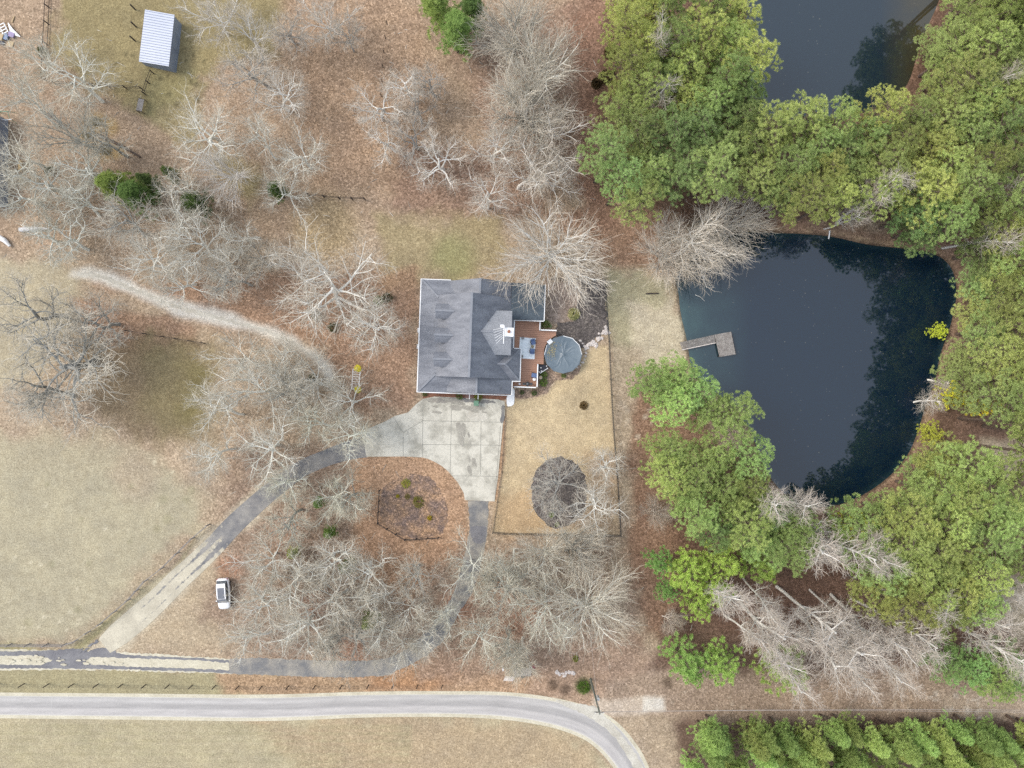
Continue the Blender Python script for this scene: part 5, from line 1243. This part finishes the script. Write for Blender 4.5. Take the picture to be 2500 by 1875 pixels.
dome(881,900,.5,"bright yellow rounded top just above the white climbing frame",'yellow',3); dome(880,951,.5,"duller yellow rounded top just below the white climbing frame",'yellow',5)
# entrance clutter at the lower road
tr_ = empty("slatted_trailer", P(1275,1637), R(3), "grey slatted flat trailer under bare branches near the lower road", "trailer")
q = MB()
for k in range(9): q.box(-1.35,1.35,-.62+.14*k,-.5+.14*k,.62,.68)
q.build("slat", M['wood_grey'], tr_)
q = MB(); q.box(-1.35,1.35,-.66,-.62,.5,.72); q.box(-1.35,1.35,.66,.7,.5,.72); q.build("side_rail", M['wood_dark'], tr_)
for s_ in (-1,1):
    q = MB(); q.tube([(0,s_*.75,.32),(0,s_*.9,.32)], .32, 14); q.build("wheel", M['tyre'], tr_)
q = MB(); q.tube([(0,0,0),(0,0,.75)], .05, 8); q.blob((0,0,.9), .3, 8, 6, 2, .2, .8); o = q.build("red_marker", M['red'], label="dark red object beside the right end of the slatted trailer", cat="marker"); o.location = P(1303,1622)
q = MB(); q.box(-.1,.1,-.2,.2,0,1.1); o = q.build("white_post", M['white'], label="short white post left of the slatted trailer", cat="post"); o.location = P(1228,1628)
q = MB(); q.prism([(-.9,-.3),(-.6,.35),(.5,.4),(.9,.1),(.6,-.4)], 0, .15); o = q.build("stone_slab", M['rock'], label="pale flat stone slab below the slatted trailer", cat="stone"); o.location = P(1243,1656)
rk = [MB().blob((0,0,.1), 1, 9, 6, s_, .25, .6).mesh("rock", M['rock']) for s_ in range(4)]
def rock(px, py, r_, label, group, seed):
    o = bpy.data.objects.new("rock", rk[seed % 4]); C.objects.link(o); o.location = P(px, py); o.scale = (r_, r_*.8, r_*.7); o.rotation_euler[2] = seed*1.7; tag(o, label, "rock", group)
for i, (x, y, r_) in enumerate(((1360,1641,.38),(1366,1646,.3),(1374,1644,.25),(1382,1642,.28),(1390,1641,.34),(1399,1643,.4),(1378,1650,.3))): rock(x, y, r_, f"roadside pale rock, {ORD[i]} placed of the row near the utility pole", "roadside rocks", i)
rr_ = random.Random(6)
for i in range(23):
    t_ = i/23; x = 1484-52*t_+rr_.uniform(-6,5); y = 816+40*t_+rr_.uniform(-11,8)-(8 if t_ < .4 else 0)
    rock(x, y, rr_.uniform(.18,.4), f"pinkish rock, {ORD[i]} from the fence in the mulch border", "mulch border rocks", i)
for i in range(10):
    a = -.9+i*.18; rock(1374.6+56*math.cos(a), 865.7+50*math.sin(a)*-.9-4, rr_.uniform(.14,.25), f"small pale rock, {ORD[i]} of the ten beside the pool", "pool side rocks", i)
# junk at the top left corner
jk = empty("slatted_pallet", P(6,76), R(25), "white open-slatted pallet at the left of the junk pile", "pallet")
q = MB()
for k in range(4): q.box(-.9,.9,-.75+.48*k,-.63+.48*k,.35,.42)
for x in (-.9,0,.82): q.box(x,x+.12,-.75,.8,.28,.35)
q.build("slat", M['white'], jk)
for k in range(6):
    o = MB().box(-.07,.07,-.9,.9,0,.05).build("white_board", M['white'], label=f"white board of the corner junk pile, {ORD[k]} from the left", cat="board", group="white boards in the junk pile"); o.location = P(24+3*k, 70+2*k, .1+.06*k); o.rotation_euler[2] = R(15+6*k)
for nm, px, py, sx, sy, sz_, m_, lb in (("plastic_tub",31,87,.5,.38,.4,'purple',"lilac plastic tub in the junk pile"),("plastic_tub",18,92,.34,.5,.4,'bluetub',"light blue plastic tub in the junk pile"),("wooden_box",6,94,.38,.5,.5,'tan',"tan wooden box at the lower left of the junk pile"),("plywood_sheet",26,108,.5,.5,.12,'tan',"pale tan panel below the junk pile"),("wooden_stake",33,48,.1,.55,.15,'tan',"pale wooden stake lying above the junk pile"),("tarpaulin",4,105,.5,.3,.15,'dark_roof',"folded dark blue tarpaulin at the left edge below the junk")):
    q = MB(); q.add([(-sx*.8,-sy*.8,0),(sx*.8,-sy*.8,0),(sx*.8,sy*.8,0),(-sx*.8,sy*.8,0),(-sx,-sy,sz_),(sx,-sy,sz_),(sx,sy,sz_),(-sx,sy,sz_)], [(3,2,1,0),(4,5,6,7),(0,1,5,4),(1,2,6,5),(2,3,7,6),(3,0,4,7)])
    o = q.build(nm, M[m_], bevel=.03, label=lb, cat=nm.replace('_',' ')); o.location = P(px, py); o.rotation_euler[2] = R(-20)
o = MB().tube([(0,-.75,.35),(0,-.55,.42),(0,.55,.42),(0,.8,.3)], [.2,.32,.32,.18], 12).build("barrel", M['kayak'], label="ochre barrel lying under branches at the left edge", cat="barrel"); o.location = P(55,408)
bs = empty("dark_shed", P(-40,400), 0, "dark blue roofed shed half outside the left edge, under branches", "shed")
q = MB(); q.slab([(-3,7.2,3.2),(4.2,7.0,2.5),(4.0,-7,2.5),(-3,-7,3.2)], .12); q.build("roof", M['dark_roof'], bs)
q = MB(); q.box(-2.8,3.8,-6.7,6.7,0,2.4); q.build("wall", M['metal_wall'], bs)
sw_ = empty("swing_frame", P(25,284), 0, "teal bar with a pale lower rail near the left edge", "swing frame")
q = MB(); q.tube([(-1.2,0,1.9),(1.1,0,1.9)], .06, 8); q.build("top_bar", M['hose'], sw_)
q = MB(); q.tube([(-.4,-1.0,1.5),(.4,-1.15,1.5),(1.3,-1.05,1.5)], .06, 8); q.build("rail", M['white'], sw_)
for x in (-1.1,1.0):
    q = MB(); q.tube([(x,0,1.9),(x,.5,0)], .04, 6); q.tube([(x,0,1.9),(x,-.9,1.5),(x,-1.1,0)], .04, 6); q.build("leg", M['hose'], sw_)
def log(a, b, r_, label, mat_='bark', cl=(.75,.72,.7)):
    q = MB(); pa = P(*a); pb = P(*b); q.tube([pa+Vector((0,0,r_)), pa.lerp(pb,.5)+Vector((.15,.1,r_)), pb+Vector((0,0,r_*.7))], [r_, r_*.9, r_*.5], 9); o = q.build("fallen_trunk", M[mat_], label=label, cat="log"); o.color = (*cl,1)
log((240,330),(345,385),.24,"long dark fallen trunk beside the tan straw heaps")
log((118,278),(192,352),.16,"thinner dark fallen trunk left of the tan straw heaps")
log((190,415),(245,428),.14,"short dark fallen trunk just above the green evergreens")
log((52,562),(124,560),.34,"pale grey beam-like log at the left edge above the dry field",'pale_bark',(.85,.85,.9))
log((2,580),(28,602),.4,"thick pale log slab at the left edge",'pale_bark',(1,1,1.05))
log((2025,500),(2023,440),.16,"white dead trunk among pines above the dark pond",'pale_bark',(1.1,1.1,1.05))
log((1697,720),(1720,735),.05,"thin pale stick floating near the upper left of the pond",'pale_bark',(.8,.8,.8))
